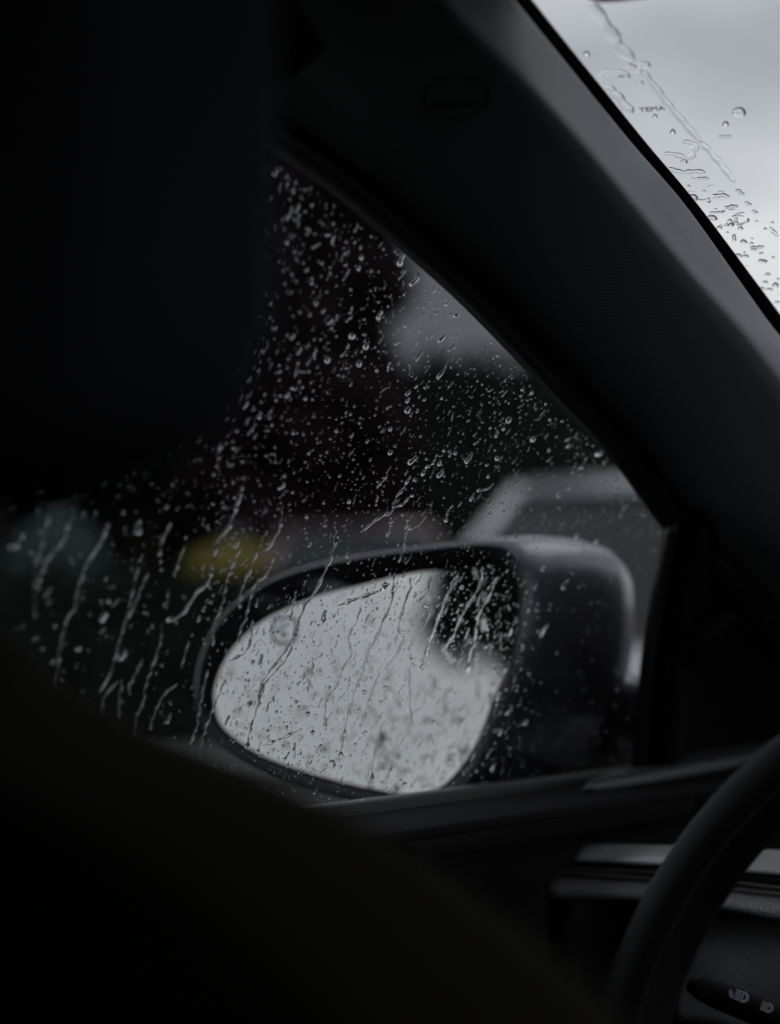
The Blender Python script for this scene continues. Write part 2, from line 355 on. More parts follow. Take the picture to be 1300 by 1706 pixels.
# ------------------------------------------------------------------ parked cars
TYRE = mat('tyre', (.015, .015, .016), .8, build=grain(60, .4, dist=.004)); RIM = mat('alloy', (.35, .35, .36), .35, metal=.9, build=grain(60, .05))
CGL = mat('car window glass', (.02, .028, .03), .05, build=grain(1, .01)); LAMPW = mat('headlight lens', (.5, .52, .55), .1, build=grain(20, .1)); LAMPR = mat('tail light lens', (.25, .01, .01), .15, build=grain(20, .1))
def parked_car(label, x, y, rz, col, hgt=1.47, length=4.3, wid=1.78):
    t = thing('parked_car', label, 'car', (x, y, 0), rz, 'cars parked across the road')
    pm = mat('paint '+label[:12], col, .28, metal=.35, coat=.8, build=grain(3, .02, dist=.002))
    l = length/2; w = wid/2; H = hgt
    # stations along the car (+x = front): x, z bottom, z belt, half width
    st = [(-l, .45, .78, .78), (-l*.96, .30, .93, .92), (-l*.8, .22, .97, .98), (-l*.45, .2, .95, 1), (0, .2, .94, 1), (l*.42, .2, .95, 1), (l*.72, .22, .86, .97), (l*.93, .3, .72, .88), (l, .45, .62, .7)]
    V = []; Fc = []
    for (sx, zb, zt, f) in st:
        ww = w*f
        for (yy, zz) in [(-ww*.88, zb), (-ww, zb+.12), (-ww, (zb+zt)*.55), (-ww*.95, zt), (-ww*.6, zt+.03), (ww*.6, zt+.03), (ww*.95, zt), (ww, (zb+zt)*.55), (ww, zb+.12), (ww*.88, zb)]: V.append((sx, yy, zz))
    n = 10
    for i in range(len(st)-1):
        for j in range(n): Fc.append((i*n+j, i*n+(j+1) % n, (i+1)*n+(j+1) % n, (i+1)*n+j))
    Fc.append(tuple(range(n))); Fc.append(tuple(range((len(st)-1)*n+n-1, (len(st)-1)*n-1, -1)))
    b = meshobj('body', V, Fc, pm, t); sb = b.modifiers.new('s', 'SUBSURF'); sb.levels = 1; sb.render_levels = 2
    # greenhouse
    def ring(z, x0, x1, ww): return [Vector((x0, -ww, z)), Vector((x1, -ww, z)), Vector((x1, ww, z)), Vector((x0, ww, z))]
    zb = .94; lo = ring(zb, -l*.88, l*.46, w*.93); hi = ring(H-.06, -l*.60, l*.12, w*.70)
    meshobj('roof', ring(H-.08, -l*.63, l*.14, w*.72)+ring(H-.02, -l*.58, l*.08, w*.66)+ring(H, -l*.48, l*.0, w*.5), [(0, 1, 5, 4), (1, 2, 6, 5), (2, 3, 7, 6), (3, 0, 4, 7), (4, 5, 9, 8), (5, 6, 10, 9), (6, 7, 11, 10), (7, 4, 8, 11), (8, 9, 10, 11), (3, 2, 1, 0)], pm, t)
    for (i, j, nm) in ((0, 1, 'side_glass'), (1, 2, 'windscreen'), (2, 3, 'side_glass'), (3, 0, 'rear_window')):
        V = [lo[i], lo[j], hi[j], hi[i]]; nrm = (V[1]-V[0]).cross(V[3]-V[0]).normalized()*-.02
        meshobj(nm, V+[v+nrm for v in V], [(0, 1, 2, 3), (7, 6, 5, 4), (0, 4, 5, 1), (1, 5, 6, 2), (2, 6, 7, 3), (3, 7, 4, 0)], CGL, t, False)
    for (i, f0) in ((0, 0), (1, 0), (2, 0), (3, 0)):
        o_ = Vector((0, 0, 0)); tube('pillar', [lo[i], (lo[i]+hi[i])/2+Vector((0, 0, .02)), hi[i]], [.05, .04, .04], pm, t, 8)
    for s in (-1, 1):
        tube('pillar', [Vector((-.2, s*w*.935, zb)), Vector((-.35, s*w*.72, H-.06))], .028, CGL, t, 6)
        for xx in (-l*.62, l*.63):
            wh = tube('wheel', [(xx, s*(w-.2), .32), (xx, s*(w+.0), .32)], .32, TYRE, t, 24)
            tube('rim', [(xx, s*(w-.02), .32), (xx, s*(w+.012), .32)], .2, RIM, wh, 20)
        tube('headlight', [(l*.86, s*w*.6, .68), (l*.97, s*w*.56, .64)], [.12, .08], LAMPW, t, 12)
        tube('tail_light', [(-l*.9, s*w*.66, .82), (-l*.985, s*w*.62, .80)], [.1, .09], LAMPR, t, 12)
        tube('door_mirror', [(l*.34, s*w*.9, 1.0), (l*.33, s*(w+.14), 1.03)], [.05, .09], pm, t, 10)
    return t
parked_car('silver car parked alongside, seen just above the wing mirror', -4.1, 8.2, math.radians(90), (.52, .53, .58), hgt=1.66, length=4.2)
px_, py_ = gpos(600, 18); parked_car('dark maroon car parked beyond the low hedge beside the yellow container', px_, py_, math.radians(128), (.10, .06, .07), hgt=1.78, length=1.9*2.1)

# tree added for the mirror's dark patch: position solved below from the mirror plane

# ------------------------------------------------------------------ OWN CAR
car = thing('car_interior', 'dark interior of the car around the camera with rain streaked windows', 'car', (0, 0, 0))
# ---- side window glass
def gl3(y_, z_, off=0.0):                # point on the side glass plane at forward y and height z
    x_ = G0.x + (z_-1.15)*math.tan(TU); return Vector((x_, y_, z_)) + GN*off
A_PX = [(280, 128), (440, 243), (560, 328), (640, 395), (750, 490), (850, 590), (935, 680), (1000, 745), (1060, 820), (1105, 882), (1200, 985), (1310, 1100), (1480, 1270)]
pane = [gp(x_, y_) for x_, y_ in A_PX[:10]]
up = Vector((0, .01, .02))
outline = [gl3(.36, 1.34)] + [gl3(p_.y, p_.z)+EU*.012+EY*.0 for p_ in pane] + [gp(1118, 890), gp(1072, 1300), gl3(1.07, 1.02), gl3(.36, 1.02)]
outline = [p_ - GN*GN.dot(p_-G0) for p_ in outline]
prism('side_window', outline, -GN*.004, M['pane'], car, label='front side window glass covered in raindrops')

# ---- A pillar: trim lofted from the side glass edge round to the windscreen edge
NS = 60
Aline = catmull([(x_, y_, (gp(x_, y_, .003)-CAM).dot(F)) for x_, y_ in A_PX], NS)
dA = [q[2] for q in Aline]
def pl(pts, off, n=NS):
    c = catmull(pts, n); return [at(q[0], q[1], d+(off(i/(n-1)) if callable(off) else off)) for i, (q, d) in enumerate(zip(c, dA))]
F0 = [(455, -130), (560, 0), (700, 200), (830, 370), (940, 500), (1040, 600), (1140, 705), (1300, 880), (1500, 1080), (1670, 1245)]
FM = [(530, -170), (660, 0), (790, 150), (900, 290), (990, 400), (1070, 490), (1180, 610), (1300, 745), (1540, 1010), (1730, 1215)]
F1 = [(600, -190), (700, -70), (765, 20), (857, 111), (947, 208), (1023, 298), (1092, 381), (1161, 464), (1239, 550), (1300, 627), (1570, 960), (1800, 1240)]
W0 = [(700, -190), (853, 0), (951, 120), (1051, 242), (1141, 346), (1251, 500), (1300, 566), (1640, 990), (1880, 1290)]
def shift(l, dx, dy=0): return [(x_+dx, y_+dy) for x_, y_ in l]
W1 = shift(W0, 24, -19)
seal_rows = [[at(*q) for q in Aline], pl(shift(A_PX, 9, -8), -.006), pl(shift(A_PX, 19, -16), -.010), pl(shift(A_PX, 28, -24), -.010), pl(shift(A_PX, 36, -30), -.002), pl(shift(A_PX, 42, -34), .006)]
rows_surface('window_seal', seal_rows, M['rubber'], car, .004, label='black rubber seal along the edge of the side window')
mid = [tuple(.5*(a+b) for a, b in zip(p_, q)) for p_, q in zip(catmull(shift(A_PX, 42, -34), NS), catmull(F0, NS))]
trim_rows = [pl(shift(A_PX, 40, -32), .004), pl(shift(A_PX, 50, -42), -.004), pl(mid, -.022), pl(F0, -.042), pl([tuple(.5*(a+b) for a, b in zip(p_, q)) for p_, q in zip(catmull(F0, NS), catmull(FM, NS))], -.052), pl(FM, -.060), pl([tuple(.4*a+.6*b for a, b in zip(p_, q)) for p_, q in zip(catmull(FM, NS), catmull(F1, NS))], lambda s_: -.068+.018*s_), pl(shift(F1, -7, 4), lambda s_: -.072+.034*s_), pl(F1, lambda s_: -.071+.036*s_), pl(shift(F1, 7, -4), lambda s_: -.062+.031*s_), pl([tuple(.5*(a+b) for a, b in zip(p_, q)) for p_, q in zip(catmull(F1, NS), catmull(W0, NS))], -.022), pl(W0, .012), pl(shift(W0, 5, -4), .03)]
rows_surface('pillar_trim', trim_rows, M['fabric'], car, .004, label='ribbed grey cloth trim on the windscreen pillar')

# windscreen plane through the pillar's front edge
wl = pl(W1, .035); wa = wl[7]; wb_ = wl[34]
WD = (wb_-wa).normalized(); WE = Vector((.95, .31, 0)).normalized(); WN = WD.cross(WE).normalized()
if WN.dot(CAM-wa) < 0: WN = -WN                 # towards the cabin
WH = -WN
WB = (WE - WD*WE.dot(WD)).normalized(); 
if WD.cross(WB).dot(WH) < 0: WA = -WD
else: WA = WD
def wp(px, py, off=0.0): return hit(px, py, wa + WN*off, WN)
wl = [p_ - WN*WN.dot(p_-wa) for p_ in wl]
rows_surface('windscreen_frit', [pl(W0, .022), [p_+WN*.0015 for p_ in wl]], mat('black ceramic print', (.004, .004, .005), 1, spec=0, build=grain(400, .05, dist=.0002)), car, .001, label='black painted border along the windscreen edge')
c0, c1 = wl[0]-WE*.06, wl[-1]-WE*.06
prism('windscreen', [c0-WD*.05, c1+WD*.1, c1+WD*.1+WE*1.35, c0-WD*.05+WE*1.25], -WN*.0045, M['screen'], car, label='windscreen glass speckled with rain')

# ---- sail panel and divider between side window and dashboard
B_PX = [(1108, 872), (1095, 940), (1080, 1020), (1068, 1100), (1058, 1200), (1050, 1310)]
Bl = catmull([(x_, y_, (gp(x_, y_, .003)-CAM).dot(F)) for x_, y_ in B_PX], 24)
def bl(dx, off, k=0.0): return [at(q[0]+dx+k*i, q[1], q[2]+off) for i, q in enumerate(Bl)]
def blg(dx): return [at(q[0]+dx, q[1], (gp(q[0]+dx, q[1], .003)-CAM).dot(F)) for q in Bl]
rows_surface('window_divider', [bl(0, 0), bl(5, -.008), bl(16, -.012), bl(26, -.008), bl(34, .004)], M['rubber'], car, .003)
rows_surface('sail_panel', [bl(30, .006), bl(38, -.004), bl(52, -.012), bl(72, -.008), bl(80, .004), blg(100), blg(190), blg(420)], M['black'], car, .004, label='black triangular trim between side window and dashboard')
tw = [at(1150, 1112, 1.19), at(1158, 1085, 1.17), at(1172, 1058, 1.165), at(1196, 1036, 1.175), at(1230, 1022, 1.2)]
tube('tweeter_rim', tw, [.002, .006, .007, .006, .002], M['black_soft'], car, 10)

# ---- door: top shelf, panel, outer skin
boxes('door_shelf', [(-.638, -.576, .10, 1.13, 1.034, 1.040)], M['black_soft'], car, .0015, label='black top of the door panel below the side window')
boxes('door_panel', [(-.668, -.650, .10, 1.30, .25, 1.008), (-.648, -.60, .10, .80, .25, 1.028)], M['black'], car, .01)
boxes('door_skin', [(-.80, -.67, -1.3, 1.9, .22, 1.015)], M['body'], car, .03)
boxes('belt_seal', [(-.650, -.640, .10, 1.14, 1.010, 1.046)], M['rubber'], car, .002)

# ---- dashboard
dash_n = 40
T = pxrows([[(985, 1330, 1.24), (1060, 1300, 1.34), (1120, 1280, 1.42), (1190, 1262, 1.5), (1300, 1240, 1.6), (1560, 1190, 1.8)],
            [(980, 1303, 1.17), (1060, 1270, 1.24), (1120, 1251, 1.30), (1190, 1234, 1.37), (1300, 1215, 1.46), (1560, 1165, 1.64)],
            [(978, 1305, 1.145), (1060, 1279, 1.20), (1120, 1263, 1.245), (1190, 1246, 1.30), (1300, 1228, 1.37), (1560, 1182, 1.54)],
            [(976, 1309, 1.13), (1060, 1289, 1.165), (1120, 1277, 1.195), (1190, 1263, 1.235), (1300, 1243, 1.30), (1560, 1198, 1.46)],
            [(974, 1315, 1.122), (1060, 1299, 1.150), (1120, 1288, 1.175), (1190, 1274, 1.212), (1300, 1254, 1.274), (1560, 1210, 1.43)],
            [(976, 1322, 1.128), (1060, 1309, 1.155), (1120, 1299, 1.18), (1190, 1285, 1.22), (1300, 1265, 1.285), (1560, 1222, 1.44)],
            [(990, 1326, 1.15), (1060, 1314, 1.18), (1120, 1305, 1.205), (1190, 1292, 1.245), (1300, 1272, 1.31), (1560, 1230, 1.46)]])
T = smooth_rows(T, dash_n, 26)
pad = rows_surface('dashboard_pad', T, M['leather'], car, .003, label='grained black dashboard pad with a stitched seam')
seam = catmull([at(x_, y_, d) for x_, y_, d in [(990, 1303, 1.124), (1060, 1288.5, 1.1615), (1120, 1277, 1.1915), (1190, 1263, 1.2315), (1300, 1243, 1.2965), (1560, 1198, 1.456)]], 60)
tube('seam', seam, .0007, M['stitch'], pad, 6)
SR = smooth_rows(pxrows([[(982, 1322, 1.16), (1090, 1303, 1.20), (1200, 1282, 1.25), (1400, 1247, 1.35)], [(986, 1330, 1.142), (1090, 1312, 1.185), (1200, 1291, 1.236), (1400, 1256, 1.34)], [(985, 1338, 1.146), (1090, 1320, 1.188), (1200, 1299, 1.24), (1400, 1264, 1.342)], [(990, 1342, 1.17), (1090, 1324, 1.21), (1200, 1303, 1.26), (1400, 1268, 1.36)]]), 30, 12)
rows_surface('dashboard_lip', SR, M['black_soft'], car, .003)
rows_surface('dashboard_recess', smooth_rows(pxrows([[(890, 1325, 1.23), (1200, 1300, 1.30), (1640, 1260, 1.40)], [(890, 1400, 1.24), (1200, 1400, 1.30), (1640, 1400, 1.36)], [(890, 1480, 1.22), (1200, 1490, 1.26), (1640, 1500, 1.28)]]), 12, 8), M['black'], car, .004)
def strip(name, pts, m, n=40, mm=16, **k): return rows_surface(name, smooth_rows(pxrows(pts), n, mm), m, car, .003, **k)
strip('trim_strip', [[(975, 1406, 1.130), (1110, 1408, 1.110), (1300, 1416, 1.085), (1560, 1428, 1.055)], [(963, 1412, 1.110), (1110, 1413, 1.093), (1300, 1423, 1.070), (1560, 1436, 1.040)], [(956, 1424, 1.095), (1110, 1428, 1.078), (1300, 1441, 1.055), (1560, 1456, 1.025)], [(952, 1434, 1.091), (1110, 1441, 1.073), (1300, 1457, 1.050), (1560, 1474, 1.020)]], M['satin'], label='satin silver trim strip across the dashboard')
strip('trim_edge', [[(951, 1435, 1.090), (1110, 1442, 1.072), (1300, 1458, 1.049), (1560, 1475, 1.019)], [(950, 1444, 1.093), (1110, 1451, 1.075), (1300, 1474, 1.052), (1560, 1494, 1.022)], [(955, 1448, 1.115), (1110, 1456, 1.095), (1300, 1480, 1.075), (1560, 1500, 1.045)]], M['gloss_black'])
FT = [[(945, 1452, 1.155), (1080, 1462, 1.135), (1200, 1476, 1.115), (1300, 1487, 1.105), (1560, 1510, 1.075)], [(922, 1460, 1.098), (1080, 1470, 1.078), (1200, 1484, 1.060), (1300, 1495, 1.050), (1560, 1520, 1.020)], [(914, 1478, 1.079), (1080, 1486, 1.057), (1200, 1500, 1.039), (1300, 1512, 1.029), (1560, 1540, 0.997)], [(918, 1496, 1.073), (1080, 1500, 1.051), (1200, 1512, 1.033), (1300, 1530, 1.021), (1560, 1560, 0.987)]]
strip('upper_fascia', FT+[[(935, 1503, 1.115), (1080, 1508, 1.095), (1200, 1520, 1.053), (1300, 1540, 1.041), (1560, 1575, 1.005)]], M['leather'], label='grained leather fascia below the silver strip')
strip('lower_fascia', [[(1118, 1500, 1.095), (1170, 1506, 1.075), (1300, 1528, 1.042), (1560, 1560, 1.008)], [(1122, 1540, 1.073), (1180, 1550, 1.053), (1300, 1580, 1.028), (1560, 1620, 0.993)], [(1125, 1600, 1.053), (1190, 1610, 1.035), (1300, 1640, 1.020), (1560, 1680, 0.985)], [(1130, 1700, 1.035), (1200, 1710, 1.025), (1300, 1740, 1.015), (1560, 1780, 0.985)]], M['leather'])
strip('fascia_end', [[(912, 1470, 1.100), (912, 1560, 1.105), (918, 1640, 1.115), (925, 1740, 1.125)], [(925, 1475, 1.087), (926, 1560, 1.091), (932, 1640, 1.100), (938, 1740, 1.110)], [(945, 1480, 1.095), (948, 1560, 1.099), (954, 1640, 1.108), (960, 1740, 1.115)], [(956, 1485, 1.135), (960, 1560, 1.135), (965, 1640, 1.145), (972, 1740, 1.155)]], M['black_soft'])
strip('switch_recess', [[(900, 1490, 1.22), (1130, 1500, 1.20)], [(900, 1600, 1.25), (1130, 1600, 1.22)], [(900, 1740, 1.25), (1160, 1740, 1.22)]], M['black'], n=10, mm=8)

# ---- steering wheel
WC = Vector((-.2675, .738, .948)); WR = .1827; WT = .319
wx = Vector((1, 0, 0)); wy = Vector((0, math.sin(WT), math.cos(WT))); wz = wx.cross(wy)   # rim plane
sw = bpy.data.objects.new('steering_wheel', None); link(sw, car); sw['label'] = 'black leather steering wheel in front of the dashboard'
ring_ = []; NR, NT = 96, 20; V = []; Fc = []
for i in range(NR):
    a = 2*math.pi*i/NR; c = WC + wx*math.cos(a)*WR + wy*math.sin(a)*WR; o_ = (wx*math.cos(a)+wy*math.sin(a))
    for j in range(NT):
        b = 2*math.pi*j/NT; V.append(c + o_*math.cos(b)*.0155 + wz*math.sin(b)*.0165)
for i in range(NR):
    for j in range(NT): Fc.append((i*NT+j, ((i+1) % NR)*NT+j, ((i+1) % NR)*NT+(j+1) % NT, i*NT+(j+1) % NT))
meshobj('rim', V, Fc, M['wheel_leather'], sw)
sp_ = [WC + (wx*math.cos(2*math.pi*i/80)+wy*math.sin(2*math.pi*i/80))*(WR-.0095) - wz*.0132*(1 if wz.dot(CAM-WC) < 0 else -1) for i in range(81)]
tube('rim_seam', sp_, .0008, M['stitch'], sw, 6)
hub = [WC + wz*.0 + wx*math.cos(a)*.07 + wy*math.sin(a)*.055 for a in [2*math.pi*k/24 for k in range(24)]]
prism('hub', hub, -wz*.05, M['black'], sw, .01)
for ang in (0, 180, 270):
    a = math.radians(ang); d_ = wx*math.cos(a)+wy*math.sin(a)
    tube('spoke', [WC+d_*.05-wz*.02, WC+d_*.11-wz*.02, WC+d_*WR], [.02, .016, .012], M['black'], sw, 10)

# ---- indicator stalk
stalk = tube('indicator_stalk', [at(1164, 1645, 0.940), at(1200, 1659, 0.935), at(1260, 1683, 0.925), at(1330, 1712, 0.915), at(1420, 1750, 0.905)], [.0052, .0066, .0068, .0066, .006], M['black_soft'], car, 16, label='indicator stalk with headlight symbols')
tube('stalk_tip', [at(1151, 1638, 0.942), at(1162, 1643, 0.940)], [.0042, .0050], M['black'], stalk, 14)
def icon(px, py, d, s, lamp=True):
    ax = (at(px+10, py+4.1, d*.998)-at(px, py, d)).normalized(); nn = (CAM-at(px, py, d)).normalized(); ay = nn.cross(ax).normalized(); o_ = at(px, py, d)
    V = []; Fc = []
    def quad(x0, y0, x1, y1):
        k = len(V); V.extend([o_+ax*x0*s+ay*y0*s, o_+ax*x1*s+ay*y0*s, o_+ax*x1*s+ay*y1*s, o_+ax*x0*s+ay*y1*s]); Fc.append((k, k+1, k+2, k+3))
    for k in range(4): quad(-1.5, -.85+k*.46, -.35, -.85+k*.46+.3)
    n = 20; k0 = len(V)
    for i in range(n+1):
        th = -math.pi/2+math.pi*i/n
        V.append(o_+ax*(math.cos(th)*1.15-.15)*s+ay*math.sin(th)*.95*s); V.append(o_+ax*(math.cos(th)*.55-.0)*s+ay*math.sin(th)*.5*s)
    for i in range(n): k = k0+2*i; Fc.append((k, k+2, k+3, k+1))
    quad(-.22, -.95, .0, .95)
    me = meshobj('headlight_symbol', V, Fc, M['icon'], stalk, False)
    so = me.modifiers.new('t', 'SOLIDIFY'); so.thickness = .0002
icon(1239, 1661, .9195, .0028); icon(1281, 1679, .9125, .0024)
pt = [at(1219+math.cos(a)*4.0-math.sin(a)*0, 1656+math.sin(a)*7+math.cos(a)*2.5, .9225) for a in [2*math.pi*k/14 for k in range(14)]]
prism('indicator_mark', pt, (at(1219, 1656, .9995)-at(1219, 1656, 1.0005))*.2, M['icon'], stalk)

# ---- driver's seat and headrest (close to the camera, out of focus)
seat = bpy.data.objects.new('driver_seat', None); link(seat, car); seat['label'] = 'dark driver seat close to the camera, out of focus'
def superbox(name, c, h, e, m, parent, rot=None, n=28):
    V = []; Fc = []
    for i in range(n+1):
        th = -math.pi/2+math.pi*i/n
        for j in range(2*n):
            ph = math.pi*j/n
            f_ = lambda v: math.copysign(abs(v)**e, v)
            q = Vector((h[0]*f_(math.cos(th))*f_(math.cos(ph)), h[1]*f_(math.cos(th))*f_(math.sin(ph)), h[2]*f_(math.sin(th))))
            if rot: q = rot @ q
            V.append(q+Vector(c))
    for i in range(n):
        for j in range(2*n): Fc.append((i*2*n+j, i*2*n+(j+1) % (2*n), (i+1)*2*n+(j+1) % (2*n), (i+1)*2*n+j))
    return meshobj(name, V, Fc, m, parent)
hr = superbox('headrest', (-.4145, .30, 1.281), (.127, .043, .112), .38, M['head_cloth'], seat, Matrix.Rotation(math.radians(-4), 3, 'Y'))
for s in (-.105, -.045): tube('headrest_post', [(-.372+s, .33, 1.0), (-.372+s, .30, 1.2)], .006, M['black'], seat, 10)
SP = [(-700, 950), (-200, 925), (-60, 950), (40, 1020), (130, 1105), (270, 1190), (450, 1262), (640, 1345), (850, 1470), (1000, 1585), (1120, 1715), (1200, 1850), (1230, 2400)]
pts = [hit(x_, y_, Vector((0, .40, 0)), Vector((0, 1, 0))) for x_, y_ in SP]
pts = [Vector(p_) for p_ in catmull(pts, 40)]
pts += [Vector((pts[-1].x, .40, .4)), Vector((-.60, .40, .4)), Vector((-.60, .40, pts[0].z))]
prism('backrest', pts, Vector((0, -.11, 0)), M['seat'], seat, .02, seg=4)

# ---- rest of the shell: roof, B pillar, rear and far side
top_z = 1.405
boxes('roof_lining', [(-.60, .75, -1.35, .52, top_z, top_z+.03)], M['headliner'], car, .01)
rt = pl(A_PX, .0)[0]
rows_surface('cant_rail', smooth_rows([[gl3(-1.3, 1.345, .004), gl3(0, 1.35, .004), gl3(.56, 1.345, .004)], [gl3(-1.3, 1.37, .03), gl3(0, 1.37, .03), gl3(.58, 1.365, .03)], [Vector((-.47, -1.3, 1.412)), Vector((-.47, 0, 1.412)), Vector((-.46, .60, 1.412))]], 20, 8), M['headliner'], car, .01)
hz = wl[0].z
boxes('roof_header', [(-.56, .80, .46, .69, 1.410, 1.45)], M['headliner'], car, .008)  # extended forward, out of view, to shade the top of the pillar
prism('b_pillar', [gl3(.34, 1.0, .006), gl3(.455, 1.0, .006), gl3(.43, 1.38, .006), gl3(.36, 1.38, .006)], GN*.05, M['black'], car, .01)
prism('rear_side_window', [gl3(-1.0, 1.03), gl3(.345, 1.03), gl3(.36, 1.36), gl3(-.85, 1.36)], -GN*.004, M['privacy'], car)
boxes('rear_window', [(-.5, .75, -1.42, -1.415, 1.03, 1.38)], M['privacy'], car)
boxes('rear_wall', [(-.75, .95, -1.45, -1.36, .2, 1.02)], M['headliner'], car, .01)
boxes('rear_door_panel', [(-.66, -.56, -1.36, .095, .25, 1.03)], M['black'], car, .01)
boxes('far_door_panel', [(.86, .98, -1.36, 1.9, .2, 1.03)], M['black'], car, .01)
boxes('far_window_frame', [(.80, .86, -1.36, -.5, 1.035, 1.402)], M['headliner'], car)
boxes('far_side_window', [(.825, .83, -.5, 1.5, 1.032, 1.40)], M['screen'], car)
boxes('floor_mat', [(-.66, .9, -1.4, 1.9, .18, .22)], M['headliner'], car)
boxes('bulkhead', [(-.66, .98, 1.75, 1.85, .2, 1.02)], M['black'], car)
dl = [Vector((-.56, 1.30, .98)), Vector((.86, 1.22, .98)), Vector((.86, 1.9, 1.0)), Vector((-.62, 1.9, 1.0))]
prism('dashboard_top', dl, Vector((0, 0, -.04)), M['black'], car, .006)
boxes('dashboard_core', [(-.55, .86, 1.42, 1.7, .35, .93)], M['black'], car, .02)
boxes('bonnet', [(-.75, .98, 1.9, 2.9, .55, .93)], mat('black bonnet paint', (.008, .008, .009), .5, spec=.3, build=grain(3, .02)), car, .05)
boxes('wiper_cowl', [(-.62, .9, 1.50, 1.9, .93, 1.0)], M['black'], car, .02)
# sun visor peeping in at the top of the windscreen
vis = [(972, -40), (974, -14), (982, -1), (1000, 4), (1030, 3), (1070, -2), (1300, -38), (1500, -70), (1500, -220), (985, -220)]
prism('sun_visor', [at(x_, y_, .80) for x_, y_ in vis], ray(1100, 0)*.015, mat('visor cloth', (.10, .08, .065), .9, build=grain(900, .2)), car, .003, label='brownish lower corner of the folded sun visor')

# round embossed mark on the pillar trim
def pillar_pt(px, py, off): 
    # depth of the trim under a pixel, by ray cast against the trim surface
    return at(px, py, off)
dep = bpy.context.evaluated_depsgraph_get()
ptrim = [o for o in car.children if o.name.startswith('pillar_trim')][0]
def on_trim(px, py):
    d_ = ray(px, py).normalized(); ok, loc, nrm, _ = ptrim.ray_cast(CAM, d_)
    return (loc, nrm) if ok else (at(px, py, .85), -F)
c_, n_ = on_trim(760, 162)
n_ = n_ if n_.dot(CAM-c_) > 0 else -n_
ex = (R - n_*R.dot(n_)).normalized(); ey = n_.cross(ex)
ra = (on_trim(815, 162)[0]-c_).length
V = []; Fc = []
for i in range(48):
    th = 2*math.pi*i/48
    for q in (.97, 1.0, 1.03):
        d_ = (ex*math.cos(th)+ey*math.sin(th))*ra*q; l_, _n = c_+d_, n_
        V.append(l_+n_*(.0006 if q == 1.0 else .0001))
for i in range(48):
    for j in range(2): Fc.append((i*3+j, ((i+1) % 48)*3+j, ((i+1) % 48)*3+j+1, i*3+j+1))
meshobj('embossed_ring', V, Fc, M['black'], ptrim)
def text(name, body, o_, ax, ay, size, m, parent, ext=.0002):
    cu = bpy.data.curves.new(name, 'FONT'); cu.body = body; cu.size = size; cu.align_x = 'CENTER'; cu.align_y = 'CENTER'; cu.extrude = ext; cu.materials.append(m)
    ob = bpy.data.objects.new(name, cu); link(ob, parent); az = ax.cross(ay)
    ob.matrix_world = Matrix(((ax.x, ay.x, az.x, o_.x), (ax.y, ay.y, az.y, o_.y), (ax.z, ay.z, az.z, o_.z), (0, 0, 0, 1)))
    me = bpy.data.meshes.new_from_object(ob); me.materials.clear(); me.materials.append(m); mw = ob.matrix_world.copy(); bpy.data.objects.remove(ob); bpy.data.curves.remove(cu)
    ob = bpy.data.objects.new(name, me); link(ob, parent); ob.matrix_world = mw; ob['kind'] = 'stuff' if False else 'thing'
    return ob
text('embossed_lettering', 'AIRBAG', c_-ey*ra*.3+n_*.0006, ex, ey, ra*.42, M['black'], ptrim, .0001)

# ------------------------------------------------------------------ WING MIRROR
MC = at(615, 1140, 1.20)
maz, mel = math.radians(15), math.radians(6.5)
MN = Vector((math.sin(maz)*math.cos(mel), -math.cos(maz)*math.cos(mel), math.sin(mel)))
MX = MN.cross(Vector((0, 0, 1))).normalized()*-1; MY = MN.cross(MX)
if MY.z < 0: MY = -MY
def mpnt(px, py, off=0.0): return hit(px, py, MC + MN*off, MN)
wing = bpy.data.objects.new('wing_mirror', None); link(wing, car); wing['label'] = 'dark grey wing mirror outside the side window reflecting grey sky'
GLC = [(438, 1035), (485, 1011), (531, 993), (595, 977), (660, 961), (715, 951), (785, 943), (830, 941), (855, 950), (866, 975), (866, 1035), (852, 1104), (828, 1150), (802, 1219), (777, 1265), (738, 1308), (692, 1322), (623, 1314), (554, 1298), (485, 1277), (429, 1254), (383, 1222), (362, 1196), (356, 1165), (365, 1122), (392, 1075)]
RIMC = [(405, 985), (460, 955), (530, 934), (600, 921), (670, 911), (740, 903), (800, 898), (835, 899), (862, 908), (877, 940), (880, 1000), (872, 1080), (855, 1160), (828, 1235), (800, 1290), (765, 1340), (700, 1352), (620, 1346), (550, 1332), (470, 1308), (400, 1275), (345, 1235), (322, 1195), (316, 1140), (328, 1085), (358, 1028)]
def closed(l, n, off):
    P = l + l[:3]; c = catmull(P, 1+n*len(P)//len(l)*4); 
    # smooth closed resample through the 3-D points
    Q = [mpnt(x_, y_, off) for x_, y_ in l]; N = len(Q); D = []
    for i in range(N):
        a, b, c2, d_ = Q[i-1], Q[i], Q[(i+1) % N], Q[(i+2) % N]
        for k in range(8):
            t = k/8; t2 = t*t; t3 = t2*t; D.append(.5*((2*b)+(c2-a)*t+(2*a-5*b+4*c2-d_)*t2+(-a+3*b-3*c2+d_)*t3))
    L_ = [0]
    for i in range(len(D)): L_.append(L_[-1]+(D[(i+1) % len(D)]-D[i]).length)
    out = []; j = 0
    for k in range(n):
        s = L_[-1]*k/n
        while L_[j+1] < s: j += 1
        w_ = (s-L_[j])/(L_[j+1]-L_[j]); out.append(D[j]*(1-w_)+D[(j+1) % len(D)]*w_)
    return out
NM = 96
g_ = closed(GLC, NM, 0.0)
prism('mirror_glass', g_, -MN*.003, M['mirror'], wing, label='mirror glass wet with raindrops')
def ctr(r_): 
    c = Vector(); 
    for p_ in r_: c += p_
    return c/len(r_)
rim = closed(RIMC, NM, .010); rim = [ctr(rim)+(p_-ctr(rim))*.955 for p_ in rim]; gi = closed(GLC, NM, -.004); rc = ctr(rim)
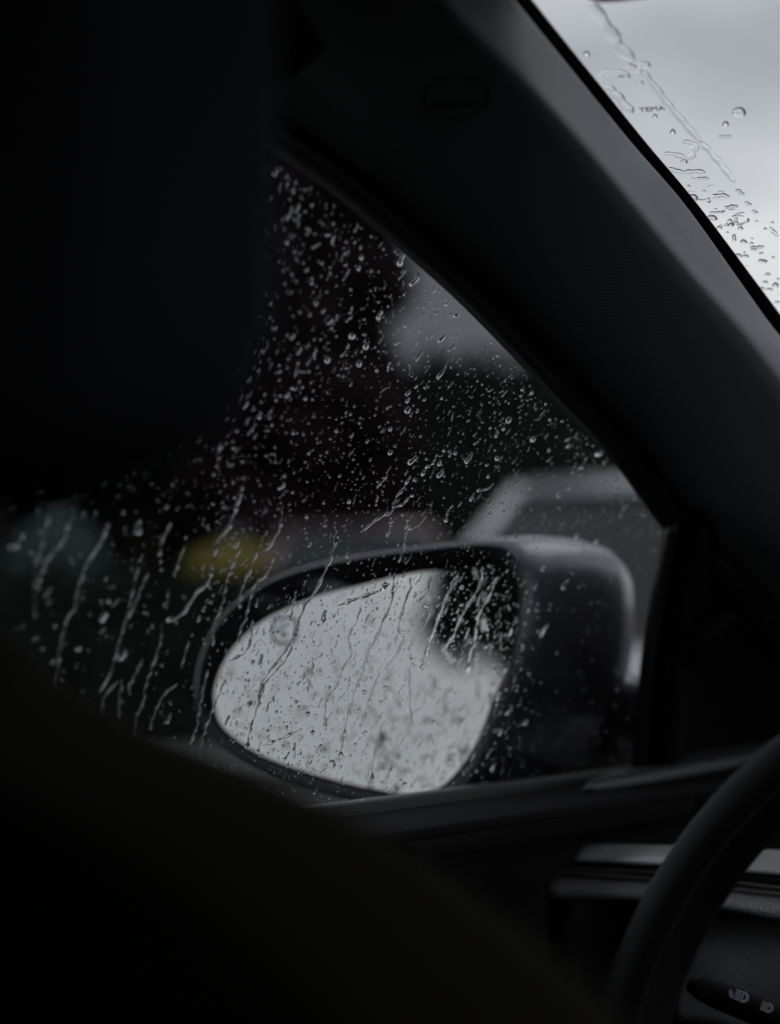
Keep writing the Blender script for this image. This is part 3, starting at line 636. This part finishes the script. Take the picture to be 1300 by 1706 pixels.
def sc(r_, s, off, sx=0, sz=0): 
    c = ctr(r_); return [c+(p_-c)*s + off + MX*sx + MY*sz for p_ in r_]
FWD = Vector((.05, 1, .0)).normalized()
gm = [a*.45+b*.55 for a, b in zip(gi, rim)]
rows_surface('mirror_bezel', [sc(gi, .985, MN*-.006), sc(gi, 1.0, MN*.0), [p_+MN*.003 for p_ in gm], [p_-MN*.001 for p_ in sc(rim, .985, Vector())], rim, sc(rim, 1.008, -MN*.004)], M['bezel'], wing, 0, closed=True)
bulge = [(1.002, .000, 0, 0), (1.022, .0008, 0, 0), (1.045, .0045, 0, 0), (1.062, .011, 0, 0), (1.072, .024, .000, .001), (1.074, .046, .000, .000), (1.05, .068, -.0, -.002), (.97, .088, .0, -.005), (.84, .104, .0, -.009), (.62, .116, .0, -.014), (.3, .123, .0, -.018), (.02, .125, .0, -.02)]
rows_surface('mirror_housing', [sc(rim, s, FWD*b*1.4, -sx, sz) for s, b, sx, sz in bulge], M['housing'], wing, 0, closed=True)
arm0 = at(1010, 1215, 1.27); arm1 = Vector((-.70, 1.17, .99))
tube('mirror_arm', [at(975, 1120, 1.26), at(1010, 1160, 1.265), arm0, (arm0+arm1)/2+Vector((0, 0, -.01)), arm1], [.02, .026, .03, .036, .045], M['housing'], wing, 16)

# round warning symbol printed on the mirror glass
sc_ = mpnt(474, 1050, .0002); rr0 = (mpnt(496, 1050, .0002)-sc_).length; V = []; Fc = []
for i in range(40):
    th = 2*math.pi*i/40; e = .62; cx_ = math.copysign(abs(math.cos(th))**e, math.cos(th)); cy_ = math.copysign(abs(math.sin(th))**e, math.sin(th))
    for q in (.78, 1.0): V.append(sc_+(MX*cx_+MY*cy_)*rr0*q)
for i in range(40): j = (i+1) % 40; Fc.append((2*i, 2*i+1, 2*j+1, 2*j))
k0 = len(V)
for i in range(21):
    th = math.radians(50+260*i/20)
    for q in (.28, .45): V.append(sc_+(MX*math.cos(th)+MY*math.sin(th))*rr0*q)
for i in range(20): Fc.append((k0+2*i, k0+2*i+1, k0+2*i+3, k0+2*i+2))
o = meshobj('warning_symbol', V, Fc, mat('etched symbol', (.20, .24, .24), .6, build=grain(300, .05)), wing, False); so = o.modifiers.new('t', 'SOLIDIFY'); so.thickness = .00015

# tree added behind the car to put a dark patch in the mirror
def reflect(px, py):
    p_ = mpnt(px, py); d = ray(px, py).normalized(); r_ = d - MN*2*d.dot(MN); return p_, r_
p_, r_ = reflect(868, 1035)
tp = p_ + r_*(26/abs(r_.y))
rt = thing('mirror_patch_tree', 'round crowned tree added behind the car as the dark patch in the wing mirror', 'tree', (tp.x+.35, tp.y, 0))
tube('trunk', [(0, 0, -.1), (.05, .02, 1.6), (-.03, .03, 3.2), (.0, 0, tp.z-.6)], [.15, .12, .10, .06], BARK, rt, 10)
rr_ = random.Random(8); cl = []
for k in range(44):
    d_ = Vector((rr_.gauss(0, 1), rr_.gauss(0, 1), rr_.gauss(0, 1))).normalized()*rr_.random()**.4
    cl.append(((d_.x*1.75, d_.y*1.6, tp.z+.45+d_.z*1.9), .55, .5, .5))
leaves('crown', cl, 9000, .11, LEAF_D, rt)

# ------------------------------------------------------------------ WATER
def dome(spine, rads, hfac, N=8, V=None, Fc=None, SF=None, ex=.85):
    """water bead swept along a 2-D spine on a flat sheet; height above the sheet is the third axis"""
    V = [] if V is None else V; Fc = [] if Fc is None else Fc; SF = [] if SF is None else SF
    k = len(spine); base = len(V)
    for i, (c, r_) in enumerate(zip(spine, rads)):
        a = spine[max(0, i-1)]; b = spine[min(k-1, i+1)]; tx, ty = b[0]-a[0], b[1]-a[1]; l_ = math.hypot(tx, ty) or 1; tx /= l_; ty /= l_
        for j in range(N+1):
            ph = math.pi*j/N; lat = -math.cos(ph)*r_; V.append((c[0]-ty*lat, c[1]+tx*lat, max(0, math.sin(ph))**ex*r_*hfac))
    n = N+1
    for i in range(k-1):
        for j in range(N): Fc.append((base+i*n+j, base+(i+1)*n+j, base+(i+1)*n+j+1, base+i*n+j+1)); SF.append(True)
    b2 = len(V)
    for i in range(k): V.append(V[base+i*n][:2]+(0,)); V.append(V[base+i*n+N][:2]+(0,))
    for i in range(k-1): Fc.append((b2+2*i, b2+2*i+1, b2+2*i+3, b2+2*i+2)); SF.append(False)
    return V, Fc, SF
def capsule(length, r0, r1, bend, rnd, wob=.12, n=13):
    """spine + radii of one bead: length beyond the round ends, radii at the upper/lower end (upper = +a)"""
    L_ = length/2; sp = []; rd = []
    ph = rnd.uniform(0, 6.28); e0, e1 = -L_-r1, L_+r0
    for i in range(n):
        u = .5-.5*math.cos(math.pi*i/(n-1)); s = e0+(e1-e0)*u
        rr = r1+(r0-r1)*u
        if s < -L_: f = math.sqrt(max(0, 1-((-L_-s)/r1)**2)); rr = r1*f
        elif s > L_: f = math.sqrt(max(0, 1-((s-L_)/r0)**2)); rr = r0*f
        rr *= 1+wob*math.sin(s/(r0+r1)*2.1+ph)
        sp.append((s, bend*math.sin(math.pi*1.4*(u-.3))*(r0+r1)+wob*.6*(r0+r1)*math.sin(s/(r0+r1)*1.7+ph*2))); rd.append(max(rr, 1e-5))
    return sp, rd
def dmesh(name, V, Fc, SF):
    me = bpy.data.meshes.new(name); me.from_pydata(V, [], Fc); me.update()
    for p_, s in zip(me.polygons, SF): p_.use_smooth = s
    me.materials.append(M['water']); return me
def frame(o_, a, b, h, rot=0.0):
    ca, sa = math.cos(rot), math.sin(rot); a2 = a*ca+b*sa; b2 = b*ca-a*sa
    return Matrix(((a2.x, b2.x, h.x, o_.x), (a2.y, b2.y, h.y, o_.y), (a2.z, b2.z, h.z, o_.z), (0, 0, 0, 1)))
OUT = -GN; OFF = .0043                        # outer face of the side glass
def g2(px, py): p_ = gp(px, py, -OFF); return (p_-G0).dot(EU), p_.y
GO = G0 - GN*OFF
def project(P):
    v = P-CAM; d = v.dot(F); return 650+K*v.dot(R)/d, 853-K*v.dot(U)/d

rnd = random.Random(5)
variants = []
for k in range(36):
    q = rnd.random()
    if q < .34: args = (rnd.uniform(0, .5), rnd.uniform(.8, 1), rnd.uniform(.85, 1.1), rnd.uniform(-.1, .1)); shp = 'round'
    elif q < .75: args = (rnd.uniform(1.2, 3.0), rnd.uniform(.3, .6), rnd.uniform(.75, 1.05), rnd.uniform(-.5, .5)); shp = 'teardrop'
    else: args = (rnd.uniform(2.5, 5.5), rnd.uniform(.3, .55), rnd.uniform(.45, .8), rnd.uniform(-.9, .9)); shp = 'long'
    sp, rd = capsule(*args, rnd); V, Fc, SF = dome(sp, rd, rnd.uniform(.68, 1.02))
    variants.append((dmesh('raindrop', V, Fc, SF), shp, (sp, rd)))

# trails of running water: polylines in photo pixels
c5 = lambda l: [(x_*.3846, 800+y_*.3846) for x_, y_ in l]
c6 = lambda l: [(300+x_*.4615, 850+y_*.4615) for x_, y_ in l]
c7 = lambda l: [(550+x_*.2308, 600+y_*.2308) for x_, y_ in l]
TR = [(c5(l), w_) for l, w_ in [
 ([(1055,20),(1020,130),(985,215),(945,260),(925,340),(905,440),(850,490),(790,580),(725,610)],1.25),
 ([(470,175),(440,260),(395,330),(365,390),(335,480),(320,560),(290,600),(260,720),(245,850),(235,910)],1.35),
 ([(1225,110),(1215,200),(1160,300),(1110,320),(1085,390),(1050,470),(1035,560)],1.1),
 ([(300,170),(270,270),(215,330),(180,400),(160,480)],1.2), ([(215,140),(180,290),(150,420),(150,600)],1.1),
 ([(600,370),(570,500),(540,620),(510,720),(480,830),(430,920)],1.1), ([(640,400),(590,520),(555,600)],.9),
 ([(740,180),(700,270),(690,330)],1.1), ([(800,280),(770,370),(750,420)],1.1),
 ([(1040,300),(1005,370),(985,430),(965,530),(930,620),(920,720)],.9),
 ([(1195,300),(1160,400),(1100,460),(1080,540),(1065,600),(1045,640),(1030,710)],1.0),
 ([(700,620),(695,700),(650,830),(625,920),(620,960),(590,1030),(585,1100)],1.1), ([(820,690),(800,760),(785,820)],1.0),
 ([(900,820),(870,960),(855,1060),(820,1150),(805,1210)],1.0), ([(980,860),(940,950),(900,1050),(870,1150),(860,1200)],1.0),
 ([(730,460),(720,560)],.9), ([(620,770),(580,850),(550,910)],1.1), ([(530,860),(515,960),(520,1030)],1.2),
 ([(770,880),(710,930),(670,1010),(650,1080)],1.1), ([(510,870),(450,940),(440,1010)],1.0),
 ([(1295,590),(1290,640),(1250,760),(1195,830),(1150,880),(1130,940),(1110,1010),(1085,1080),(1070,1170)],.9),
 ([(1095,600),(1085,700),(1060,750),(990,785)],1.0)]]
TR += [(c6(l), w_) for l, w_ in [
 ([(775,225),(765,330),(735,400),(710,460),(680,520),(660,590),(640,640),(620,700),(590,820),(580,900)],1.05),
 ([(835,240),(830,290),(810,340),(800,380),(790,430),(808,450),(800,490),(770,540),(720,600),(690,680),(650,800)],1.05),
 ([(905,240),(890,300),(865,330),(900,360),(895,400),(855,460),(832,500),(835,530),(850,570)],1.1),
 ([(1010,225),(975,290),(950,350),(920,430),(900,490),(880,560),(870,575)],1.75),
 ([(1095,200),(1085,270),(1050,330),(1010,400),(985,460),(945,510)],1.45),
 ([(1145,240),(1120,310),(1085,370),(1070,430),(1065,480),(1045,530),(1040,590)],1.3),
 ([(655,340),(640,400),(615,440),(610,480),(620,520),(590,570),(570,630),(530,690),(525,800)],.8),
 ([(830,560),(833,700),(835,780),(780,880),(750,980)],.8),
 ([(560,40),(565,100),(545,170),(520,230),(490,290),(450,350),(420,430),(400,480),(350,550),(300,620),(280,700)],1.1),
 ([(820,40),(810,130),(790,190)],1.1), ([(420,290),(410,340),(400,400)],1.1), ([(730,770),(700,900),(690,1000)],.7),
 ([(480,530),(475,600),(460,660)],.8), ([(300,850),(380,820),(440,790)],1.1), ([(570,345),(640,320),(700,300),(760,265)],1.5), ([(500,960),(560,900)],1.0)]]
TR += [(c7(l), w_) for l, w_ in [
 ([(585,825),(545,900),(510,950),(470,1010),(455,1070),(440,1100),(340,1150),(225,1245)],1.15), ([(775,680),(745,745),(700,775),(665,835)],1.1),
 ([(420,825),(385,870),(335,925)],.9), ([(610,970),(560,1000),(530,1040),(480,1060)],1.0), ([(890,1045),(850,1100),(840,1170)],1.0),
 ([(570,1120),(560,1200),(545,1290)],1.1), ([(700,1120),(640,1195),(570,1220)],1.0), ([(1180,890),(1140,930),(1060,945)],1.0), ([(440,1130),(440,1190),(415,1280)],1.1)]]
ORD = ['first', 'second', 'third', 'fourth', 'fifth', 'sixth', 'seventh', 'eighth', 'ninth', 'tenth', 'eleventh', 'twelfth', 'thirteenth', 'fourteenth', 'fifteenth', 'sixteenth']
def inside(pt, poly):
    x_, y_ = pt; r_ = False; j = len(poly)-1
    for i in range(len(poly)):
        a, b = poly[i], poly[j]
        if (a[1] > y_) != (b[1] > y_) and x_ < (b[0]-a[0])*(y_-a[1])/(b[1]-a[1])+a[0]: r_ = not r_
        j = i
    return r_
def zone(px, py):
    if inside((px, py), GLC): return 'mirror'
    if inside((px, py), RIMC): return 'bezel'
    if px > 870 and py > 900: return 'body'
    if px < 330 and py > 830: return 'corner'
    if py > 860: return 'above'
    if px > 630 and py < 620: return 'pale'
    if px > 720 and py > 770: return 'car'
    return 'trees'
ZS = {'mirror': 'the mirror glass', 'bezel': 'the mirror rim', 'body': 'the mirror body', 'corner': 'the dark corner', 'above': 'the gap above the mirror', 'pale': 'the pale wall', 'car': 'the silver roof', 'trees': 'the dark trees'}
ZT = {'mirror': 'over the pale mirror glass', 'bezel': 'over the dark mirror rim', 'body': 'over the dark body of the wing mirror', 'corner': 'in the dark corner left of the wing mirror',
      'above': 'between the mirror top and the dark street', 'pale': 'against the pale house wall', 'car': 'against the silver car roof', 'trees': 'against the dark trees'}
trails = []
def on_glass_ok(a, b): return True
for l, w_ in TR:
    pts2 = catmull([g2(x_, y_) for x_, y_ in l], max(10, int(len(l)*9)))
    ph = rnd.uniform(0, 6); ln = len(pts2); sp = []; rd = []
    nz = [rnd.uniform(-1, 1) for _ in range(ln+2)]
    for i, (a, b) in enumerate(pts2):
        wig = (nz[i]*.5+nz[i+1])*.00036 + .0003*math.sin(i*.9+ph)
        sp.append((a+wig*.3, b+wig))
        f = .88+.34*math.sin(i*.55+ph)+.34*nz[i+1]
        e = min(1, (i+.02)/2.2, (ln-1-i+.02)/1.5)
        rd.append(max(.00058*w_*(.62 if l[0][0] < 330 else 1.25 if zone(*l[len(l)//2]) == 'mirror' else 1)*max(.35, f)*math.sqrt(e)*(1.5 if ln-6 < i < ln-1 else 1), 1e-5))
    oc = (sum(a for a, b in sp)/ln, sum(b for a, b in sp)/ln)
    V, Fc, SF = dome([(a-oc[0], b-oc[1]) for a, b in sp], rd, .95, 8)
    me = dmesh('water_trail', V, Fc, SF); o = bpy.data.objects.new('water_trail', me); COL.objects.link(o)
    o.matrix_world = frame(GO + EU*oc[0] + EY*oc[1], EU, EY, OUT)
    mx_ = sum(x_ for x_, y_ in l)/len(l); my_ = sum(y_ for x_, y_ in l)/len(l); trails.append((o, mx_, my_, zone(mx_, my_), len(l), w_))
for z in ZT:
    g = sorted([t for t in trails if t[3] == z], key=lambda t: t[1])
    for i, t in enumerate(g):
        kind_ = 'broad' if t[5] > 1.28 else ('hair thin' if t[5] < .95 else 'narrow')
        pos = 'alone there' if len(g) == 1 else '%s from the left' % ORD[i]
        tag(t[0], '%s %swater trail over %s, %s' % (kind_, 'long ' if t[4] >= 7 else 'short ' if t[4] <= 3 else '', ZS[z], pos), 'water trail', 'water trails on the side window')

# beads: random over the pane, kept clear of the trails
tpts = [(a, b) for l, w_ in TR for a, b in [g2(x_, y_) for x_, y_ in catmull(l, len(l)*6)]]
cell = {}
for a, b in tpts: cell.setdefault((int(a/.004), int(b/.004)), []).append((a, b, .0009))
def free(a, b, r_):
    i, j = int(a/.004), int(b/.004)
    for di in (-1, 0, 1):
        for dj in (-1, 0, 1):
            for (x_, y_, q) in cell.get((i+di, j+dj), ()):
                if (x_-a)**2+(y_-b)**2 < (r_+q)**2: return False
    return True
def put(a, b, r_): cell.setdefault((int(a/.004), int(b/.004)), []).append((a, b, r_))
WINDOW = [(300, 155), (440, 268), (560, 336), (640, 401), (750, 496), (850, 596), (935, 686), (1000, 751), (1060, 826), (1103, 884), (1078, 1020), (1050, 1290), (600, 1345), (0, 1400), (-60, 700)]
SEEN = [(430, 255), (560, 336), (640, 401), (750, 496), (850, 596), (935, 686), (1000, 751), (1060, 826), (1103, 884), (1078, 1020), (1050, 1290), (600, 1345), (420, 1315), (200, 1220), (60, 1120), (10, 1000), (20, 840), (340, 840), (400, 600)]
def density(px, py):
    z = zone(px, py)
    return {'mirror': 1.15, 'bezel': .6, 'body': .36 if px < 900 else .16, 'corner': .3, 'above': .8, 'pale': 1.0, 'car': .75, 'trees': 1.0 if px < 720 else 1.15}[z]
beads = []
def try_bead(size_fn, want, seen=True, only=None):
    got = 0; tries = 0
    while got < want and tries < want*90:
        tries += 1; a = rnd.uniform(-.13, .22); b = rnd.uniform(.42, 1.10); P = GO+EU*a+EY*b; px, py = project(P)
        if only and zone(px, py) != only: continue
        if not inside((px, py), SEEN if seen else WINDOW) or rnd.random() > density(px, py)/1.15: continue
        r_ = size_fn(px, py)
        if not free(a, b, r_*1.5): continue
        put(a, b, r_); got += 1; beads.append((a, b, r_, px, py))
try_bead(lambda px, py: rnd.uniform(.0014, .0023), 60)
try_bead(lambda px, py: rnd.uniform(.00095, .0014), 180)
try_bead(lambda px, py: rnd.uniform(.0009, .0020)*(.8 if py < 1100 else 1), 75, True, 'mirror')
nb = len(beads)
try_bead(lambda px, py: rnd.uniform(.0004, .0009), 330, True, 'mirror')
try_bead(lambda px, py: rnd.uniform(.0005, .0009), 1600)
try_bead(lambda px, py: rnd.uniform(.0002, .00045), 3600, False)
def bead_rot(px, py):
    # wind blown lean: beads near the pillar lie flatter
    lean = -.15 - .75*max(0, min(1, (px-520)/450))*max(0, min(1, (1000-py)/350))
    return lean + rnd.gauss(0, .28)
n_big = 0
for (a, b, r_, px, py) in beads[:nb]:
    me, shp, _ = rnd.choice(variants); o = bpy.data.objects.new('raindrop', me); COL.objects.link(o)
    o.matrix_world = frame(GO+EU*a+EY*b, EU, EY, OUT, -bead_rot(px, py)) @ Matrix.Scale(r_*.78, 4)
    sz = 'large' if r_ > .0014 else 'small'
    zz = zone(px, py); zl = [q for q in beads[:nb] if zone(q[3], q[4]) == zz]
    fx = sum(q[3] < px for q in zl)/len(zl); fy = sum(q[4] < py for q in zl)/len(zl)
    def third(f, w_): return w_[min(len(w_)-1, int(f*len(w_)))]
    pl_ = third(fy, ('top', 'upper', 'middle', 'lower', 'bottom') if len(zl) > 30 else ('upper', 'middle', 'lower'))+' '+third(fx, ('far left', 'left', 'centre', 'right', 'far right') if len(zl) > 30 else ('left', 'centre', 'right'))
    tag(o, '%s %s raindrop on the window over %s, %s' % (sz, shp, ZS[zz], pl_), 'raindrop', 'raindrops on the side window')
V, Fc, SF = [], [], []
for (a, b, r_, px, py) in beads[nb:]:
    q = rnd.random(); N = 5 if r_ < .00043 else 6
    if q < .5 : args = (rnd.uniform(0, .8), rnd.uniform(.7, 1), rnd.uniform(.8, 1.1), 0)
    elif q < .82: args = (rnd.uniform(1, 3), rnd.uniform(.35, .7), rnd.uniform(.6, 1), rnd.uniform(-.5, .5))
    else: args = (rnd.uniform(3, 7), rnd.uniform(.3, .5), rnd.uniform(.35, .7), rnd.uniform(-.8, .8))
    sp, rd = capsule(*args, rnd, n=7 if N == 5 else 9); rt_ = -bead_rot(px, py); ca, sa = math.cos(rt_), math.sin(rt_); s_ = r_*.8
    dome([(a+(x_*ca-y_*sa)*s_, b+(x_*sa+y_*ca)*s_) for x_, y_ in sp], [q_*s_ for q_ in rd], .75, N, V, Fc, SF)
o = bpy.data.objects.new('fine_rain_spray', dmesh('fine_rain_spray', V, Fc, SF)); COL.objects.link(o); o.matrix_world = frame(GO, EU, EY, OUT)
o['kind'] = 'stuff'; o['label'] = 'fine spray of tiny raindrops all over the side window'

# drops on the mirror glass
MH = MN; MA = MY; MB_ = MH.cross(MA).normalized(); MO = MC + MN*.0002
mcnt = 0
for k in range(2500):
    if mcnt >= 210: break
    px, py = rnd.uniform(360, 865), rnd.uniform(950, 1320)
    if not inside((px, py), GLC): continue
    d_ = .15 + .85*max(0, min(1, (py-1060)/120))*(.45+.55*max(0, min(1, (px-450)/250)))
    if px > 730 and py < 1150: d_ = .16
    if rnd.random() > d_: continue
    mcnt += 1; me, shp, _ = rnd.choice(variants[:]); P = mpnt(px, py, .0002); r_ = rnd.uniform(.0010, .0026)
    o = bpy.data.objects.new('mirror_raindrop', me); COL.objects.link(o); o.matrix_world = frame(P, MA, MB_, MH, rnd.gauss(0, .25)) @ Matrix.Scale(r_, 4)
    wh = ('top', 'upper', 'middle', 'lower', 'bottom')[min(4, int((py-950)/74))]+' '+('outermost', 'outer', 'central', 'inner', 'innermost')[min(4, int((px-356)/102))]
    tag(o, '%s blurred %s raindrop on the %s part of the mirror glass' % ('large' if r_ > .0015 else 'small', shp, wh), 'raindrop', 'raindrops on the mirror glass')

# water on the windscreen
WO = wa - WN*.0048
def w2(px, py): p_ = wp(px, py, -.0048); return (p_-wa).dot(WA), (p_-wa).dot(WB)
cw = lambda l: [(850+x_*.34615, y_*.34615) for x_, y_ in l]
def wtrail(l, wpx, hf, label, cat='water trail', wob=.2, n=None):
    pts2 = catmull([w2(x_, y_) for x_, y_ in cw(l)], n or max(10, len(l)*7)); ln = len(pts2); ph = rnd.uniform(0, 6); sp = []; rd = []
    dd = (wp(*cw(l)[0])-CAM).dot(F)
    for i, (a, b) in enumerate(pts2):
        e = min(1, (i+.02)/2.5, (ln-1-i+.02)/2.5); sp.append((a, b)); rd.append(max(wpx*1.35*dd/K*math.sqrt(e)*(1+wob*math.sin(i*.8+ph)+rnd.uniform(-.1, .1)), 1e-5))
    oc = (sum(a for a, b in sp)/ln, sum(b for a, b in sp)/ln)
    V, Fc, SF = dome([(a-oc[0], b-oc[1]) for a, b in sp], rd, hf*.55, 14, ex=1.7)
    nm = 'water_trail' if cat == 'water trail' else 'raindrop'
    o = bpy.data.objects.new(nm, dmesh(nm, V, Fc, SF)); COL.objects.link(o); o.matrix_world = frame(wa-WN*.0048+WA*oc[0]+WB*oc[1], WA, WB, WH)
    tag(o, label, cat, 'water on the windscreen')
wtrail([(330,-120),(400,30),(470,130),(540,240),(600,300)], 9, .10, 'wide blurred water trail entering from the top of the windscreen')
wtrail([(560,310),(610,335),(670,300)], 7, .18, 'wide water blob where the long windscreen trail narrows')
wtrail([(630,335),(700,420),(760,500),(820,570),(880,640),(920,690)], 5, .16, 'long straight water trail running down the middle of the wet windscreen strip')
wtrail([(915,680),(980,750),(1030,810),(1085,880)], 4.5, .16, 'dark lower stretch of the long windscreen trail')
wtrail([(1090,910),(1125,940)], 3.5, .3, 'first short dash of water below the long windscreen trail')
wtrail([(1135,970),(1160,990)], 3.2, .3, 'second short dash of water below the long windscreen trail')
wtrail([(1170,1010),(1190,1030)], 3, .3, 'third short dash of water below the long windscreen trail')
wtrail([(425,380),(480,350),(560,360),(540,385)], 6, .14, 'curled water smear high beside the windscreen edge')
wtrail([(470,410),(530,480),(590,550)], 7, .12, 'short slanting water smear left of the printed letters')
wtrail([(610,390),(640,410)], 5, .15, 'small water blob right of the curled smear')
wtrail([(740,740),(800,745),(860,765),(890,700),(830,680)], 5, .16, 'looped water ripple below the printed letters')
wtrail([(760,810),(830,830),(900,825),(940,835)], 5, .2, 'flat wavy ripple of water beside the windscreen edge')
wtrail([(900,860),(960,860)], 4, .25, 'short flat water ripple under the wavy one')
wtrail([(975,955),(1010,940),(1060,950)], 4.5, .25, 'flat oval water ripple left of the dashes')
wtrail([(1035,1005),(1070,995),(1100,992)], 4.5, .3, 'small oval water ripple below the flat oval one')
wtrail([(1155,1190),(1190,1192),(1225,1185)], 4, .3, 'flat oval water ripple lowest on the windscreen strip')
wtrail([(1250,1090),(1290,1140)], 3, .25, 'thin slanting water dash at the picture edge')
wtrail([(1000,660),(1040,660),(1070,655)], 4, .2, 'faint flat ripple under the big round windscreen drop')
wdrops = [(1105,540,17,13,'big round'),(1040,600,8,6,'faint pair member, upper'),(785,638,7,6,'bean'),(840,780,9,6,'dark'),(935,921,5,2.6,'flat black'),(884,950,12,9,'edge touching'),(975,1050,13,9,'clear oval'),(1060,1064,6.5,3.5,'dark oval'),(1090,1057,5,3,'dark oval'),(1045,1082,3.5,3,'tiny dark'),(1105,1085,6,3.2,'dark oval'),(1010,1098,7.5,4,'dark oval'),(1080,1142,5,5,'dark round'),(1082,1155,5,4,'dark round'),(1165,1173,5.5,2.6,'flat dark'),(1190,1066,3.5,2,'tiny dark'),(1265,1073,4,2.5,'small dark'),(1268,1240,4,2.5,'small dark'),(1100,1232,9,4,'long dark'),(1135,1235,9,3.2,'long dark'),(1142,1281,2.5,1.5,'tiny dark'),(700,562,6,5,'small clear'),(370,262,8,6,'blurred clear'),(530,374,5,4,'small dark'),(1280,1375,8,5,'broad dark'),(1230,1360,7,3,'flat dark'),(1215,1390,6,3,'flat dark'),(1250,1395,9,3,'long dark')]
for i, (x_, y_, rx, ry, ds) in enumerate(wdrops):
    px, py = 850+x_*.34615, y_*.34615; P = wp(px, py, -.0048); dd = (P-CAM).dot(F)
    a0 = w2(px, py); a1 = w2(px+1, py); a2_ = w2(px, py+1)
    e = math.atan2(a1[1]-a0[1], a1[0]-a0[0])
    sxs = math.dist(a0, a1)*rx*.62; sys_ = math.dist(a0, a2_)*ry*.8
    sp, rd = capsule(.2, 1, 1, 0, rnd, wob=.06, n=15); V, Fc, SF = dome([(p_[0]*sxs, p_[1]*sxs) for p_ in sp], [q*max(sys_, sxs*.5)*.8 for q in rd], .3 if rx > 8.5 and ry > 5 else .95, 10)
    o = bpy.data.objects.new('raindrop', dmesh('raindrop', V, Fc, SF)); COL.objects.link(o); o.matrix_world = frame(P, WA, WB, WH, e)
    tag(o, '%s raindrop on the windscreen %s' % (ds, 'above the printed letters' if y_ < 480 else 'between the printed letters and the flat ripples' if y_ < 930 else 'near the lower end of the pillar edge'), 'raindrop', 'raindrops on the windscreen')
wq = random.Random(21)
for k in range(34):
    t_ = wq.random(); ex_ = 1125+175*t_; ey_ = 300+(ex_-1125)*1.27; px, py = ex_+wq.uniform(2, 75)*(1 if t_ < .6 else .5), ey_-wq.uniform(0, 20)
    if px > 1310: continue
    P = wp(px, py, -.0048); r_ = wq.uniform(.0006, .0016); me, shp, _ = wq.choice(variants)
    o = bpy.data.objects.new('raindrop', me); COL.objects.link(o); o.matrix_world = frame(P, WA, WB, WH, math.pi/2+wq.gauss(0, .3)) @ Matrix.Scale(r_, 4)
    tag(o, '%s %s raindrop low on the windscreen, %s' % ('tiny' if r_ < .001 else 'small', shp, 'close to the pillar edge' if px-ex_ < 25 else 'away from the pillar edge'), 'raindrop', 'raindrops on the windscreen')
# printed letters on the windscreen
p0 = wp(1087, 182, .0006); tx = (wp(1107, 180, .0006)-p0).normalized(); tn = WN; ty = tn.cross(tx).normalized()
sc_px = (wp(1087, 190, .0006)-wp(1087, 174, .0006)).length
wsn = [o for o in car.children if o.name.startswith('windscreen') and 'frit' not in o.name][0]
t_ = text('printed_lettering', 'TEMA', p0, tx, ty, .0046, M['print'], wsn, .0001)
